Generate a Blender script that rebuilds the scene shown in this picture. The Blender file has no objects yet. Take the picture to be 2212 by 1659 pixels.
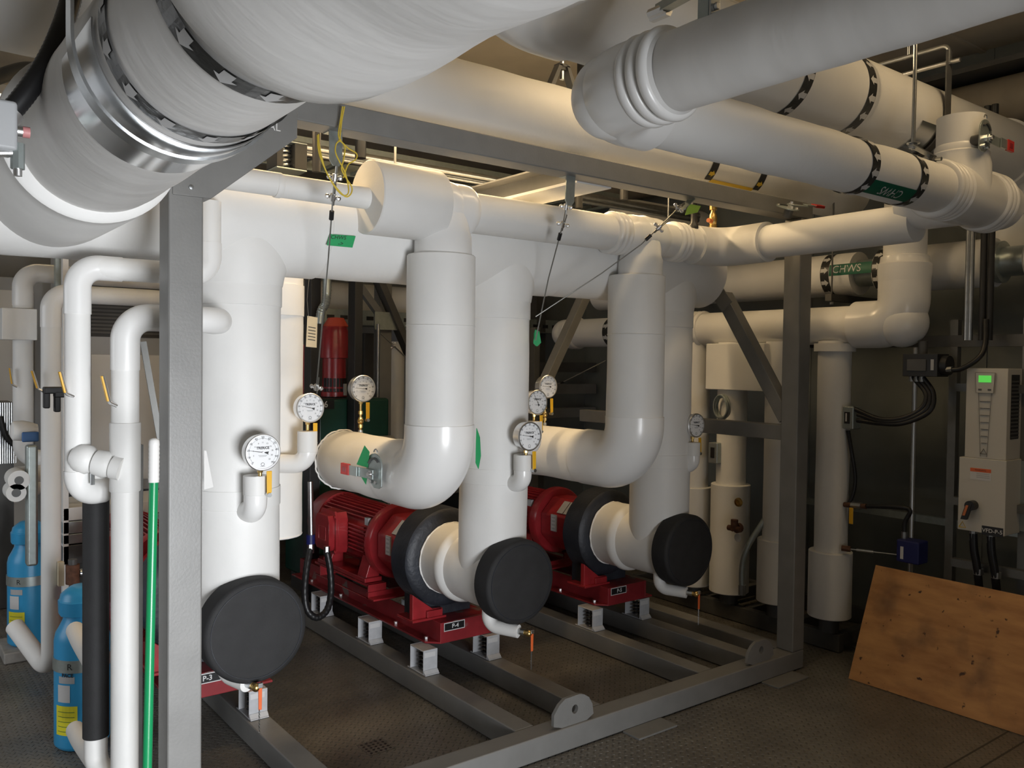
import bpy, bmesh, math, random
from mathutils import Vector, Matrix
from mathutils.noise import noise as pnoise
random.seed(7)
C = bpy.context.scene.collection
PI = math.pi
V = Vector
X, Y, Z = V((1,0,0)), V((0,1,0)), V((0,0,1))

# ---------------------------------------------------------------- camera
YAW, PIT, ROL, FPX = math.radians(37.4448), math.radians(-1.41235), math.radians(.71892), 1836.35
CAM = V((0,0,1.6))
fw = V((math.sin(YAW)*math.cos(PIT), math.cos(YAW)*math.cos(PIT), math.sin(PIT)))
rt = V((math.cos(YAW), -math.sin(YAW), 0)); up = rt.cross(fw)
rt, up = rt*math.cos(ROL)+up*math.sin(ROL), up*math.cos(ROL)-rt*math.sin(ROL)
cd = bpy.data.cameras.new('camera'); cam = bpy.data.objects.new('camera', cd); C.objects.link(cam)
cd.sensor_width = 36; cd.lens = FPX/2212*36; cd.clip_start = .02
M = Matrix((rt, up, -fw)).transposed().to_4x4(); M.translation = CAM
cam.matrix_world = M
bpy.context.scene.camera = cam
def ray(x, y): return fw + rt*((x-1106)/FPX) + up*((829.5-y)/FPX)
def aty(x, y, v): d = ray(x,y); return CAM + d*(v/d.y)      # the point of the plane Y = v seen at a place of the photograph
def atx(x, y, v): d = ray(x,y); return CAM + d*(v/d.x)
def atz(x, y, v): d = ray(x,y); return CAM + d*((v-CAM.z)/d.z)

# ---------------------------------------------------------------- materials
def mat(name, col, rough=.5, metal=0., var=0., vscale=6., bump=0., bscale=40., stretch=(1,1,1), emit=0, coat=0., spots=None):
    m = bpy.data.materials.new(name); m.use_nodes = True
    nt = m.node_tree; N = nt.nodes; L = nt.links; b = N['Principled BSDF']
    b.inputs['Base Color'].default_value = (*col, 1); b.inputs['Roughness'].default_value = rough; b.inputs['Metallic'].default_value = metal
    if coat: b.inputs['Coat Weight'].default_value = coat; b.inputs['Coat Roughness'].default_value = .15
    if emit: b.inputs['Emission Color'].default_value = (*col,1); b.inputs['Emission Strength'].default_value = emit
    if var or bump or spots:
        tc = N.new('ShaderNodeTexCoord'); mp = N.new('ShaderNodeMapping'); mp.inputs['Scale'].default_value = stretch
        L.new(tc.outputs['Object'], mp.inputs['Vector'])
    if var:
        n = N.new('ShaderNodeTexNoise'); n.inputs['Scale'].default_value = vscale; n.inputs['Detail'].default_value = 5
        L.new(mp.outputs[0], n.inputs['Vector'])
        r = N.new('ShaderNodeValToRGB'); r.color_ramp.elements[0].position = .3; r.color_ramp.elements[1].position = .7
        r.color_ramp.elements[0].color = (*[c*(1-var) for c in col],1); r.color_ramp.elements[1].color = (*[min(1,c*(1+var*.5)) for c in col],1)
        L.new(n.outputs['Fac'], r.inputs['Fac']); last = r.outputs['Color']
        if spots:
            n2 = N.new('ShaderNodeTexNoise'); n2.inputs['Scale'].default_value = spots[1]; n2.inputs['Detail'].default_value = 3
            L.new(mp.outputs[0], n2.inputs['Vector'])
            r2 = N.new('ShaderNodeValToRGB'); r2.color_ramp.elements[0].position = spots[2]; r2.color_ramp.elements[1].position = spots[2]+.06
            L.new(n2.outputs['Fac'], r2.inputs['Fac'])
            mx = N.new('ShaderNodeMix'); mx.data_type = 'RGBA'; L.new(r2.outputs['Color'], mx.inputs['Factor'])
            L.new(last, mx.inputs['A']); mx.inputs['B'].default_value = (*spots[0],1); last = mx.outputs['Result']
        L.new(last, b.inputs['Base Color'])
    if bump:
        n = N.new('ShaderNodeTexNoise'); n.inputs['Scale'].default_value = bscale; n.inputs['Detail'].default_value = 4
        L.new(mp.outputs[0], n.inputs['Vector'])
        bp = N.new('ShaderNodeBump'); bp.inputs['Strength'].default_value = bump; bp.inputs['Distance'].default_value = .01
        L.new(n.outputs['Fac'], bp.inputs['Height']); L.new(bp.outputs[0], b.inputs['Normal'])
    return m

JK = mat('canvas_jacket', (.79,.785,.765), .55, var=.06, vscale=3, bump=.2, bscale=14)
JKX = mat('canvas_jacket_wrinkled', (.80,.79,.77), .5, var=.05, vscale=4, bump=.42, bscale=3.2, stretch=(1.0,3.6,1.3))
PVC = mat('pvc_fitting', (.82,.815,.80), .3, bump=.03, bscale=20, coat=.25)
FRAY = mat('frayed_fabric', (.85,.84,.82), .9, bump=.5, bscale=120)
STL = mat('grey_paint', (.205,.203,.195), .42, var=.10, vscale=9, bump=.05, bscale=120)
STLD = mat('dark_steel', (.09,.09,.088), .5, var=.15, vscale=12)
GALV = mat('galvanised', (.55,.57,.58), .3, 1., var=.12, vscale=30)
SHEET = mat('galvanised_sheet', (.78,.79,.80), .2, 1., var=.05, vscale=10)
GALVP = mat('zinc_plate', (.42,.47,.46), .35, .7, var=.1, vscale=40)
ISO = mat('isolator_paint', (.47,.48,.5), .45, var=.1, vscale=30)
CHROME = mat('chrome', (.82,.82,.82), .32, 1.)
BRASS = mat('brass', (.62,.43,.16), .32, 1.)
FOAM = mat('black_foam', (.016,.016,.017), .75, var=.25, vscale=14, bump=.12, bscale=220)
FOAM2 = mat('black_foam_painted', (.022,.026,.036), .5, var=.35, vscale=9, bump=.25, bscale=45)
RUB = mat('black_rubber', (.012,.012,.013), .4)
BLK = mat('black_plastic', (.018,.018,.019), .45)
RED = mat('red_enamel', (.33,.022,.028), .3, var=.22, vscale=14, bump=.06, bscale=60, coat=.3)
REDD = mat('red_base_paint', (.25,.02,.026), .38, var=.25, vscale=12, spots=((.18,.13,.12),9,.62))
REDH = mat('red_grip', (.52,.035,.03), .4)
ORNG = mat('orange_plastic', (.70,.13,.03), .45)
CORAL = mat('coral_paint', (.62,.09,.05), .5)
YEL = mat('yellow_grip', (.80,.44,.02), .4)
YELL = mat('yellow_label', (.78,.72,.03), .6)
BLUE = mat('blue_enamel', (.035,.32,.62), .32, var=.08, vscale=8)
BLUD = mat('dark_blue_plastic', (.008,.012,.10), .45)
BLUH = mat('blue_grip', (.05,.15,.38), .5)
GRN = mat('green_plastic', (.01,.25,.09), .28)
GRNT = mat('green_tape', (.02,.36,.12), .55)
GRNL = mat('green_label', (.0,.11,.06), .5)
LIME = mat('lime_note', (.45,.72,.10), .7)
GRNV = mat('dark_green_enamel', (.012,.06,.042), .35, var=.2, vscale=9)
WHT = mat('white_paint', (.78,.77,.75), .5)
DIAL = mat('dial_white', (.85,.86,.87), .4)
INK = mat('ink', (.02,.02,.022), .5)
LABK = mat('black_label', (.012,.012,.013), .35)
BAND = mat('black_band', (.03,.031,.03), .28, bump=.25, bscale=25)
ARW = mat('white_print', (.60,.60,.60), .5)
ARY = mat('yellow_print', (.70,.47,.04), .5)
BEIGE = mat('beige_plastic', (.55,.53,.48), .45)
CREAM = mat('cream_card', (.66,.58,.42), .7)
SCREEN = mat('lcd_screen', (.12,.75,.10), .4, emit=.55)
COPPER = mat('copper_print', (.55,.16,.05), .5)
RUST = mat('rusty_metal', (.16,.075,.045), .75, .3, var=.4, vscale=40)
TWINE = mat('yellow_twine', (.68,.5,.05), .7)
WIRE = mat('steel_wire', (.33,.33,.31), .35, .9)
GREYP = mat('grey_cabinet', (.42,.43,.44), .5, var=.05)
CONC = mat('concrete_pad', (.30,.29,.27), .85, var=.2, vscale=20)
PLY = None
# ---------------------------------------------------------------- mesh helpers
def frame(d):
    d = V(d).normalized(); a = Z if abs(d.z) < .9 else X
    u = d.cross(a).normalized(); return d, u, d.cross(u)
class MB:
    def __init__(s): s.v = []; s.f = []; s.m = []; s.mats = []
    def mi(s, m):
        if m not in s.mats: s.mats.append(m)
        return s.mats.index(m)
    def add(s, vs, fs, m):
        b = len(s.v); k = s.mi(m); s.v += [V(p) for p in vs]
        for f in fs: s.f.append([b+i for i in f]); s.m.append(k)
        return s
    def rings(s, rings, m, cap=(True,True)):
        n = len(rings[0]); vs = [p for r in rings for p in r]; fs = []
        for i in range(len(rings)-1):
            for j in range(n): fs.append((i*n+j, i*n+(j+1)%n, (i+1)*n+(j+1)%n, (i+1)*n+j))
        if cap[0]: fs.append(tuple(range(n-1,-1,-1)))
        if cap[1]: fs.append(tuple(range((len(rings)-1)*n, len(rings)*n)))
        return s.add(vs, fs, m)
    def lathe(s, o, d, prof, m, n=40, cap=(True,True), wob=0, ws=5., wst=None):
        d, u, w = frame(d); o = V(o); rings = []
        for t, r in prof:
            ring = []
            for j in range(n):
                a = 2*PI*j/n; p = o + d*t + (u*math.cos(a)+w*math.sin(a))*r
                if wob: q = p*ws; p = p + (u*math.cos(a)+w*math.sin(a))*(wob*pnoise(V((q.x,q.y,q.z)) if not wst else V((q.x*wst[0],q.y*wst[1],q.z*wst[2]))))
                ring.append(p)
            rings.append(ring)
        return s.rings(rings, m, cap)
    def cyl(s, p0, p1, r, m, r1=None, n=32, cap=(True,True)):
        p0, p1 = V(p0), V(p1); return s.lathe(p0, p1-p0, [(0,r),((p1-p0).length, r if r1 is None else r1)], m, n, cap)
    def tube(s, pts, r, m, n=12, cap=(True,True), closed=False):
        pts = [V(p) for p in pts]; rs = r if isinstance(r,(list,tuple)) else [r]*len(pts)
        if closed: pts = pts+[pts[0]]; rs = list(rs)+[rs[0]]
        T = []
        for i in range(len(pts)):
            a = pts[max(i-1,0)]; b = pts[min(i+1,len(pts)-1)]; T.append((b-a).normalized())
        d, u, w = frame(T[0]); rings = []
        for i, p in enumerate(pts):
            u = (u - T[i]*u.dot(T[i])).normalized(); w = T[i].cross(u)
            rings.append([p+(u*math.cos(2*PI*j/n)+w*math.sin(2*PI*j/n))*rs[i] for j in range(n)])
        return s.rings(rings, m, cap)
    def obox(s, c, ex, ey, ez, m):
        c, ex, ey, ez = V(c), V(ex), V(ey), V(ez)
        vs = [c+ex*a+ey*b+ez*k for k in (-1,1) for b in (-1,1) for a in (-1,1)]
        fs = [(0,2,3,1),(4,5,7,6),(0,1,5,4),(2,6,7,3),(0,4,6,2),(1,3,7,5)]
        if ex.cross(ey).dot(ez) < 0: fs = [f[::-1] for f in fs]
        return s.add(vs, fs, m)
    def box(s, lo, hi, m):
        lo, hi = V(lo), V(hi); c = (lo+hi)/2; h = (hi-lo)/2
        return s.obox(c, (h.x,0,0), (0,h.y,0), (0,0,h.z), m)
    def bar(s, p0, p1, w, h, m, side=None):
        p0, p1 = V(p0), V(p1); d = (p1-p0); L = d.length; d.normalize()
        u = V(side).normalized() if side is not None else (d.cross(Z).normalized() if abs(d.z)<.95 else X)
        u = (u-d*u.dot(d)).normalized(); k = d.cross(u)
        return s.obox((p0+p1)/2, u*(w/2), d*(L/2), k*(h/2), m)
    def prism(s, poly, off, m):
        poly = [V(p) for p in poly]; off = V(off); n = len(poly)
        nrm = V((0,0,0))
        for i in range(n): nrm += poly[i].cross(poly[(i+1)%n])
        if nrm.dot(off) > 0: poly = poly[::-1]
        vs = poly + [p+off for p in poly]
        fs = [tuple(range(n)), tuple(range(2*n-1,n-1,-1))] + [((i+1)%n, i, n+i, n+(i+1)%n) for i in range(n)]
        return s.add(vs, fs, m)
    def ball(s, c, r, m, n=16, sq=(1,1,1)):
        c = V(c); rings = []
        for i in range(n//2+1):
            t = PI*i/(n//2); rr = max(math.sin(t),1e-4)*r
            rings.append([c+V((rr*math.cos(2*PI*j/n)*sq[0], rr*math.sin(2*PI*j/n)*sq[1], -math.cos(t)*r*sq[2])) for j in range(n)])
        return s.rings(rings, m)
    def text(s, txt, size, o, xd, yd, m, align='CENTER', lift=0., fn=None, bold=0.):
        c = bpy.data.curves.new('lettering','FONT'); c.body = txt; c.size = size; c.align_x = align; c.align_y = 'CENTER'; c.offset = bold; c.resolution_u = 3
        ob = bpy.data.objects.new('lettering', c); C.objects.link(ob); dg = bpy.context.evaluated_depsgraph_get(); dg.update()
        me = bpy.data.meshes.new_from_object(ob.evaluated_get(dg))
        bpy.data.objects.remove(ob); bpy.data.curves.remove(c)
        xd, yd = V(xd).normalized(), V(yd).normalized(); nz = xd.cross(yd)
        vs = [(fn(v.co.x, v.co.y) if fn else V(o)+xd*v.co.x+yd*v.co.y+nz*lift) for v in me.vertices]
        s.add(vs, [tuple(p.vertices) for p in me.polygons], m); bpy.data.meshes.remove(me); return s
    def build(s, name, parent=None, bevel=0, ang=38, seg=2, merge=False):
        me = bpy.data.meshes.new(name); o = bpy.data.objects.new(name, me); C.objects.link(o)
        if parent is None:
            lo = V([min(v[i] for v in s.v) for i in range(3)]); hi = V([max(v[i] for v in s.v) for i in range(3)])
            org = V(((lo.x+hi.x)/2, (lo.y+hi.y)/2, lo.z))
        else: org = ORG[parent.name]
        me.from_pydata([v-org for v in s.v], [], s.f)
        for m in s.mats: me.materials.append(m)
        for p, k in zip(me.polygons, s.m): p.material_index = k; p.use_smooth = True
        if merge:
            bm = bmesh.new(); bm.from_mesh(me); bmesh.ops.remove_doubles(bm, verts=bm.verts, dist=1e-5); bm.to_mesh(me); bm.free()
        me.set_sharp_from_angle(angle=math.radians(ang))
        if bevel:
            b = o.modifiers.new('edge','BEVEL'); b.width = bevel; b.segments = seg; b.limit_method = 'ANGLE'; b.angle_limit = math.radians(40); b.harden_normals = True
        ORG[o.name] = org
        if parent is None: o.location = org
        else: o.parent = parent
        return o
ORG = {}
def tag(o, label, cat, group=None, kind=None):
    o['label'] = label; o['category'] = cat
    if group: o['group'] = group
    if kind: o['kind'] = kind
    return o
def thing(name, label, cat, loc, group=None):
    o = bpy.data.objects.new(name, None); C.objects.link(o); o.location = V(loc); o.empty_display_size = .1
    ORG[o.name] = V(loc); return tag(o, label, cat, group)
def struct(o, kind='structure'): o['kind'] = kind; return o
def lab(o, l): o['label'] = l; return o
def bend(pts, R, n=10):
    """polyline with its corners rounded to radius R"""
    pts = [V(p) for p in pts]; out = [pts[0]]
    for i in range(1, len(pts)-1):
        a = (pts[i-1]-pts[i]).normalized(); b = (pts[i+1]-pts[i]).normalized(); th = a.angle(b)
        r = R[i-1] if isinstance(R,(list,tuple)) else R
        t = r/math.tan(th/2); c = pts[i] + (a+b).normalized()*(r/math.sin(th/2))
        p0 = pts[i]+a*t; p1 = pts[i]+b*t; u = p0-c; w = p1-c; tot = u.angle(w)
        for k in range(n+1):
            f = k/n; out.append(c + (u*math.sin((1-f)*tot)+w*math.sin(f*tot))/math.sin(tot))
    return out+[pts[-1]]
def spline(pts, n=10):
    pts = [V(p) for p in pts]; q = [pts[0]*2-pts[1]]+pts+[pts[-1]*2-pts[-2]]; out = []
    for i in range(1, len(q)-2):
        for k in range(n):
            t = k/n; a,b,c,d = q[i-1],q[i],q[i+1],q[i+2]
            out.append(.5*((2*b)+(c-a)*t+(2*a-5*b+4*c-d)*t*t+(3*b-a-3*c+d)*t**3))
    return out+[pts[-1]]
def arrow_band(mb, o, d, r, w, count, a0=0., a1=2*PI, flip=1, bandm=BAND, arm=ARW, sc=1.):
    """a printed band round a pipe: black strip of width w with arrows along the pipe; a = angle from straight up"""
    d = V(d).normalized(); o = V(o); hx = d.cross(Z).normalized(); n = max(8, int(64*(a1-a0)/(2*PI)))
    P = lambda t, a, rr: o + d*t + (Z*math.cos(a)+hx*math.sin(a))*rr
    full = abs(a1-a0-2*PI) < 1e-3
    for i in range(n):
        b0 = a0+(a1-a0)*i/n; b1 = a0+(a1-a0)*(i+1)/n
        mb.add([P(-w/2,b0,r+.0012),P(w/2,b0,r+.0012),P(w/2,b1,r+.0012),P(-w/2,b1,r+.0012)], [(0,1,2,3)], bandm)
    for k in range(count):
        a = a0+(a1-a0)*(k+.5)/count; hw = w*.37*sc/r; sw = hw*.52; L = w*.43
        def strip(t0f, t1f, half, m=6):
            for i in range(m):
                v0 = -half+2*half*i/m; v1 = -half+2*half*(i+1)/m
                q = [P(flip*t0f(v0),a+v0,r+.0026),P(flip*t1f(v0),a+v0,r+.0026),P(flip*t1f(v1),a+v1,r+.0026),P(flip*t0f(v1),a+v1,r+.0026)]
                mb.add(q, [(0,1,2,3)], arm)
        strip(lambda v: -L, lambda v: .05*L, sw)
        strip(lambda v: .0, lambda v: L*(1-abs(v)/hw), hw, 8)
def ribs(prof_t, r, h, n, pitch, w):
    """profile of n rounded collars stepping along t"""
    out = []
    for k in range(n):
        t = prof_t + k*pitch
        for i in range(7):
            a = PI*i/6; out.append((t + w*(1-math.cos(a))/2, r + h*math.sin(a)))
    return out
def rprof(L, r, e=.006, n=3):
    """profile of a closed round bar with rounded rims"""
    p = [(0,r*.02)]
    for i in range(n+1): a = PI/2*i/n; p.append((e-e*math.cos(a), r-e+e*math.sin(a)))
    for i in range(n+1): a = PI/2*i/n; p.append((L-e+e*math.sin(a), r-e+e*math.cos(a)))
    return p+[(L,r*.02)]
# ---------------------------------------------------------------- setting
XL, XR, YF, YB, ZC = -1.9, 5.2, -1.7, 8.6, 3.45
def plate_mat():
    m = bpy.data.materials.new('diamond_plate'); m.use_nodes = True; nt = m.node_tree; N = nt.nodes; L = nt.links; b = N['Principled BSDF']
    tc = N.new('ShaderNodeTexCoord')
    def math_(op, a, bb=None, c=None):
        n = N.new('ShaderNodeMath'); n.operation = op
        for i, k in enumerate((a, bb, c)):
            if k is None: continue
            if isinstance(k,(int,float)): n.inputs[i].default_value = k
            else: L.new(k, n.inputs[i])
        return n.outputs[0]
    sp = N.new('ShaderNodeSeparateXYZ'); L.new(tc.outputs['Object'], sp.inputs[0])
    P = .036
    def lugs(offx, offy, ang):
        u = math_('SUBTRACT', math_('FRACT', math_('ADD', math_('DIVIDE', sp.outputs[0], P), offx)), .5)
        v = math_('SUBTRACT', math_('FRACT', math_('ADD', math_('DIVIDE', sp.outputs[1], P), offy)), .5)
        c, s = math.cos(ang), math.sin(ang)
        a = math_('ADD', math_('MULTIPLY', u, c), math_('MULTIPLY', v, s)); q = math_('SUBTRACT', math_('MULTIPLY', v, c), math_('MULTIPLY', u, s))
        d = math_('ADD', math_('POWER', math_('MULTIPLY', a, 2.9), 2), math_('POWER', math_('MULTIPLY', q, 9.5), 2))
        return math_('MAXIMUM', math_('SUBTRACT', 1, d), 0)
    h = math_('MAXIMUM', lugs(0,0,PI/4), lugs(.5,.5,-PI/4))
    bp = N.new('ShaderNodeBump'); bp.inputs['Strength'].default_value = 1; bp.inputs['Distance'].default_value = .009
    L.new(h, bp.inputs['Height']); L.new(bp.outputs[0], b.inputs['Normal'])
    n = N.new('ShaderNodeTexNoise'); n.inputs['Scale'].default_value = 1.6; n.inputs['Detail'].default_value = 8; n.inputs['Roughness'].default_value = .65
    L.new(tc.outputs['Object'], n.inputs['Vector'])
    r = N.new('ShaderNodeValToRGB'); e = r.color_ramp.elements
    e[0].position = .3; e[0].color = (.11,.10,.088,1); e[1].position = .72; e[1].color = (.25,.235,.205,1)
    L.new(n.outputs['Fac'], r.inputs['Fac'])
    mx = N.new('ShaderNodeMix'); mx.data_type = 'RGBA'; L.new(math_('MULTIPLY', h, .35), mx.inputs['Factor']); L.new(r.outputs[0], mx.inputs['A']); mx.inputs['B'].default_value = (.34,.33,.30,1)
    L.new(mx.outputs['Result'], b.inputs['Base Color'])
    n2 = N.new('ShaderNodeTexNoise'); n2.inputs['Scale'].default_value = 5; n2.inputs['Detail'].default_value = 6; L.new(tc.outputs['Object'], n2.inputs['Vector'])
    mr = N.new('ShaderNodeMapRange'); mr.inputs['To Min'].default_value = .28; mr.inputs['To Max'].default_value = .5; L.new(n2.outputs['Fac'], mr.inputs['Value']); L.new(mr.outputs[0], b.inputs['Roughness'])
    b.inputs['Metallic'].default_value = .25
    return m
PLATE = plate_mat()
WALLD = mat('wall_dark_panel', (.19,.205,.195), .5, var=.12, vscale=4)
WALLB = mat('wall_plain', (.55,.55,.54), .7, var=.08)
CEIL = mat('ceiling_panel', (.62,.56,.46), .7, var=.06)
SEAM = mat('floor_seam',(.05,.045,.04),.7); WELD = mat('worn_weld',(.45,.43,.38),.4,.6)
mb = MB(); mb.box((XL,YF,-.06),(XR,YB,0),PLATE)
for px, py in ((2100,1625),(2150,1640)): q = atz(px,py,0); mb.box((1.2,q.y-.004,0),(XR,q.y+.004,.0006),SEAM)
q = atz(1935,1635,0); mb.box((q.x-.002,.9,0),(q.x+.002,1.55,.0006),WELD)
struct(mb.build('floor'))
q = atz(812,1613,0); mb = MB(); mb.box((q.x-.06,q.y-.06,.0),(q.x+.06,q.y+.06,.0012),PLATE)
for i in range(5):
    for j in range(5): mb.lathe((q.x-.044+.022*i,q.y-.044+.022*j,.0012),(0,0,1),[(0,.006),(.0004,.006),(.0004,.001)],RUB,10)
tag(mb.build('floor_drain'),'small perforated drain plate let into the floor in front of the largest black cover','drain')
mb = MB(); mb.box((XL,YF,ZC),(XR,YB,ZC+.06),CEIL)
for k in range(9): mb.box((XL, -1+1.1*k, ZC-.012),(XR,-1+1.1*k+.03,ZC),CEIL)
struct(mb.build('ceiling'))
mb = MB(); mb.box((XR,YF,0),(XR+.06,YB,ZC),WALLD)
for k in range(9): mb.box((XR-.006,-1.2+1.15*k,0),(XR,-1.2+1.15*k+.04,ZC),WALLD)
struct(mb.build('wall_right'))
mb = MB(); mb.box((XL-.06,YF,0),(XL,3.45,ZC),WALLB); mb.box((XL-.06,5.35,0),(XL,YB,ZC),WALLB); mb.box((XL-.06,3.45,0),(XL,5.35,.55),WALLB); mb.box((XL-.06,3.45,2.45),(XL,5.35,ZC),WALLB); struct(mb.build('wall_left'))
mb = MB()
for y_ in (3.45,5.30): mb.box((XL-.05,y_,.55),(XL+.015,y_+.05,2.45),STL)
for z_ in (.55,2.40): mb.box((XL-.05,3.50,z_),(XL+.015,5.30,z_+.05),STL)
struct(mb.build('window_1'))
mb = MB(); mb.box((XL,YB,0),(XR,YB+.06,ZC),WALLB)
for k in range(6): mb.box((XL+.4+1.1*k,YB-.006,0),(XL+.43+1.1*k,YB,ZC),WALLB)
struct(mb.build('wall_back'))
# behind the camera: the end wall with the open double doorway the daylight comes through
DX0, DX1, DZ = -.1, 1.6, 2.1
mb = MB(); mb.box((XL,YF-.06,0),(DX0,YF,ZC),WALLB); mb.box((DX1,YF-.06,0),(XR,YF,ZC),WALLB); mb.box((DX0,YF-.06,DZ),(DX1,YF,ZC),WALLB); struct(mb.build('wall_front'))
mb = MB()
for a, b_ in ((DX0,DX0+.06),(DX1-.06,DX1)): mb.box((a,YF-.08,0),(b_,YF+.02,DZ),STL)
mb.box((DX0+.06,YF-.08,DZ-.06),(DX1-.06,YF+.02,DZ),STL); struct(mb.build('door_1'))

# ---------------------------------------------------------------- steel skid frame
YP = 2.60; W4 = .1016; ZT = 2.37
fr = thing('skid_frame', 'grey painted steel tube skid frame that carries the red pumps on the plate floor', 'frame', (2.3,3.6,0))
def part(mb, name, parent, bevel=0, **k): return mb.build(name, parent, bevel, **k)
PX0, PX1 = .717, 3.862
def post(x, z0, z1, y=YP, w=W4): mb = MB(); mb.box((x,y,z0),(x+w,y+w,z1),STL); return part(mb,'post',fr,.007)
post(PX0, W4, ZT); post(PX1, W4, ZT)
mb = MB(); mb.box((PX0-.9,YP,0.004),(PX1+W4,YP+W4,W4),STL); part(mb,'front_beam',fr,.007)
mb = MB(); mb.box((PX0,YP,ZT),(PX1+W4,YP+W4,ZT+.082),STL); part(mb,'top_beam',fr,.005)
for x in (1.262, 2.108, 2.487, 3.24, 3.62):
    mb = MB(); mb.box((x,YP+W4,.004),(x+.098,5.18,W4),STL); part(mb,'rail',fr,.006)
mb = MB(); mb.box((PX1,YP+W4,.004),(PX1+W4,5.18,W4),STL); part(mb,'rail',fr,.006)
# knee brace lettered in white
kp = [V((.727,YP-.004,2.082)),V((.839,YP-.004,2.083)),V((1.112,YP-.004,2.312)),V((1.112,YP-.004,2.452)),V((1.04,YP-.004,2.452)),V((.727,YP-.004,2.19))]
mb = MB(); mb.prism(kp, (0,.105,0), STL); kb = part(mb,'knee_brace',fr,.003)
mb = MB(); mb.text('MECHANICAL', .036, (1.055,YP-.0055,2.332), X, Z, WHT, 'RIGHT'); mb.text('I', .062, (1.054,YP-.0055,2.387), X, Z, WHT, 'RIGHT'); mb.text('N', .062, (1.033,YP-.0055,2.387), X, Z, WHT, 'RIGHT'); lab(part(mb,'lettering',kb), 'white letters stencilled on the knee brace')
mb = MB(); p = aty(412,405,YP); mb.lathe((p.x,YP-.004,p.z),(0,-1,0),[(0,.008),(.004,.007),(.005,.001)],GALV,10); part(mb,'rivet',kb)
# lifting lugs
def lug(x0, x1, z1):
    mb = MB(); y = YP+.012; w = x1-x0; n = 12
    outer = [V((x0,y,W4-.002)),V((x1,y,W4-.002)),V((x1,y,W4+.05)),V((x1-.03*w/.22,y,z1-.022)),V((x1-.07,y,z1)),V((x0+.055,y,z1-.004)),V((x0+.02,y,z1-.03)),V((x0,y,z1-.06))]
    c = V((x0+w*.52,y,W4+.062)); hole = [c+V((.017*math.cos(2*PI*i/16),0,.019*math.sin(2*PI*i/16))) for i in range(16)]
    # plate with a round hole: fan quads from a resampled outline
    ang = [2*PI*i/16 for i in range(16)]; ring = []
    for a in ang:
        d = V((math.cos(a),0,math.sin(a))); best = None
        for i in range(len(outer)):
            p, q = outer[i]-c, outer[(i+1)%len(outer)]-c; e = q-p; det = d.x*(-e.z)+e.x*d.z
            if abs(det) < 1e-9: continue
            t = (p.x*(-e.z)+e.x*p.z)/det; s_ = (d.x*p.z-d.z*p.x)/det
            if t > 0 and -1e-6 <= s_ <= 1+1e-6: best = t if best is None else min(best,t)
        ring.append(c+d*best)
    off = V((0,.016,0)); vs = ring+hole+[p+off for p in ring]+[p+off for p in hole]; fs = []
    for i in range(16):
        j = (i+1)%16; fs += [(i,j,16+j,16+i),(32+j,32+i,48+i,48+j),(j,i,32+i,32+j),(16+i,16+j,48+j,48+i)]
    mb.add(vs, fs, STL); return part(mb,'lifting_lug',fr)
lug(2.237,2.458,.222); lug(3.50,3.715,.214)
# bracing of the right hand side of the frame
mb = MB(); mb.box((PX1+.01,YP+W4,1.21),(PX1+.09,4.3,1.29),STL); part(mb,'side_strut',fr,.005)
mb = MB(); mb.bar((PX1+.05,YP+.09,1.32),(PX1+.05,3.13,2.0),.075,.075,STL,X); part(mb,'side_brace',fr,.005)
mb = MB(); mb.bar((PX1-.02,3.05,1.93),(PX1-.02,3.19,2.10),.008,.085,STL,X); mb.cyl((PX1-.024,3.135,2.03),(PX1-.034,3.135,2.03),.012,GALV,n=10); part(mb,'brace_plate',fr)
for x0, x1 in ((2.37,2.62),(3.35,3.62)):
    mb = MB(); mb.box((x0+.25,YP-.10,0),(x1+.24,YP-.001,.009),STL); lab(part(mb,'shim_plate',fr,.002),'flat steel shim plate under the front beam')
# ---------------------------------------------------------------- big insulated pipework
def pipe_x(mb, x0, x1, y, z, r, m, n=40, wob=0, cap=(True,True)):
    k = max(2,int(abs(x1-x0)/.08)) if wob else 1
    return mb.lathe((x0,y,z),(1,0,0),[((x1-x0)*i/k,r) for i in range(k+1)],m,n,cap,wob,6.)
def pipe_z(mb, x, y, z0, z1, r, m, n=40, wob=0, cap=(True,True)):
    k = max(2,int(abs(z1-z0)/.08)) if wob else 1
    return mb.lathe((x,y,z0),(0,0,1),[((z1-z0)*i/k,r) for i in range(k+1)],m,n,cap,wob,5.)
PXS = (1.13, 2.34, 3.47); YR, ZH, RH, RR = 3.19, 2.12, .19, .16
hd = thing('suction_header', 'largest white insulated header running level behind the pump risers', 'pipe', (2.0,YR,ZH-RH))
mb = MB(); pipe_x(mb,-.9,3.60,YR,ZH,RH,JK,56,.004); part(mb,'jacket',hd)
mb = MB(); mb.lathe((3.6,YR,ZH),(1,0,0),[(-.02,RH+.004),(.10,RH+.004),(.125,RH-.02),(.135,RH-.06),(.135,.001)],JK,48); part(mb,'end_cap',hd)
for x in PXS:
    mb = MB(); mb.lathe((x-.3,YR,ZH),(1,0,0),[(0,RH+.001),(.004,RH+.005),(.60,RH+.005),(.604,RH+.001)],JK,56)
    mb.lathe((x,YR,ZH-.08),(0,0,-1),[(0,RR+.02),(.10,RR+.02),(.125,RR+.012),(.16,RR+.006)],JK,48); part(mb,'tee_cover',hd)
mb = MB(); th = lambda px,py: (lambda p: p)(aty(px,py,YR-RH-.006))
tp = [th(712,506),th(768,510),th(761,535),th(706,530)]
mb.prism(tp,(0,-.0015,0),GRNT)
xd = (tp[1]-tp[0]).normalized(); zd = (tp[0]-tp[3]).normalized(); ct = (tp[0]+tp[1]+tp[2]+tp[3])/4-V((0,.0025,0))
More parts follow.
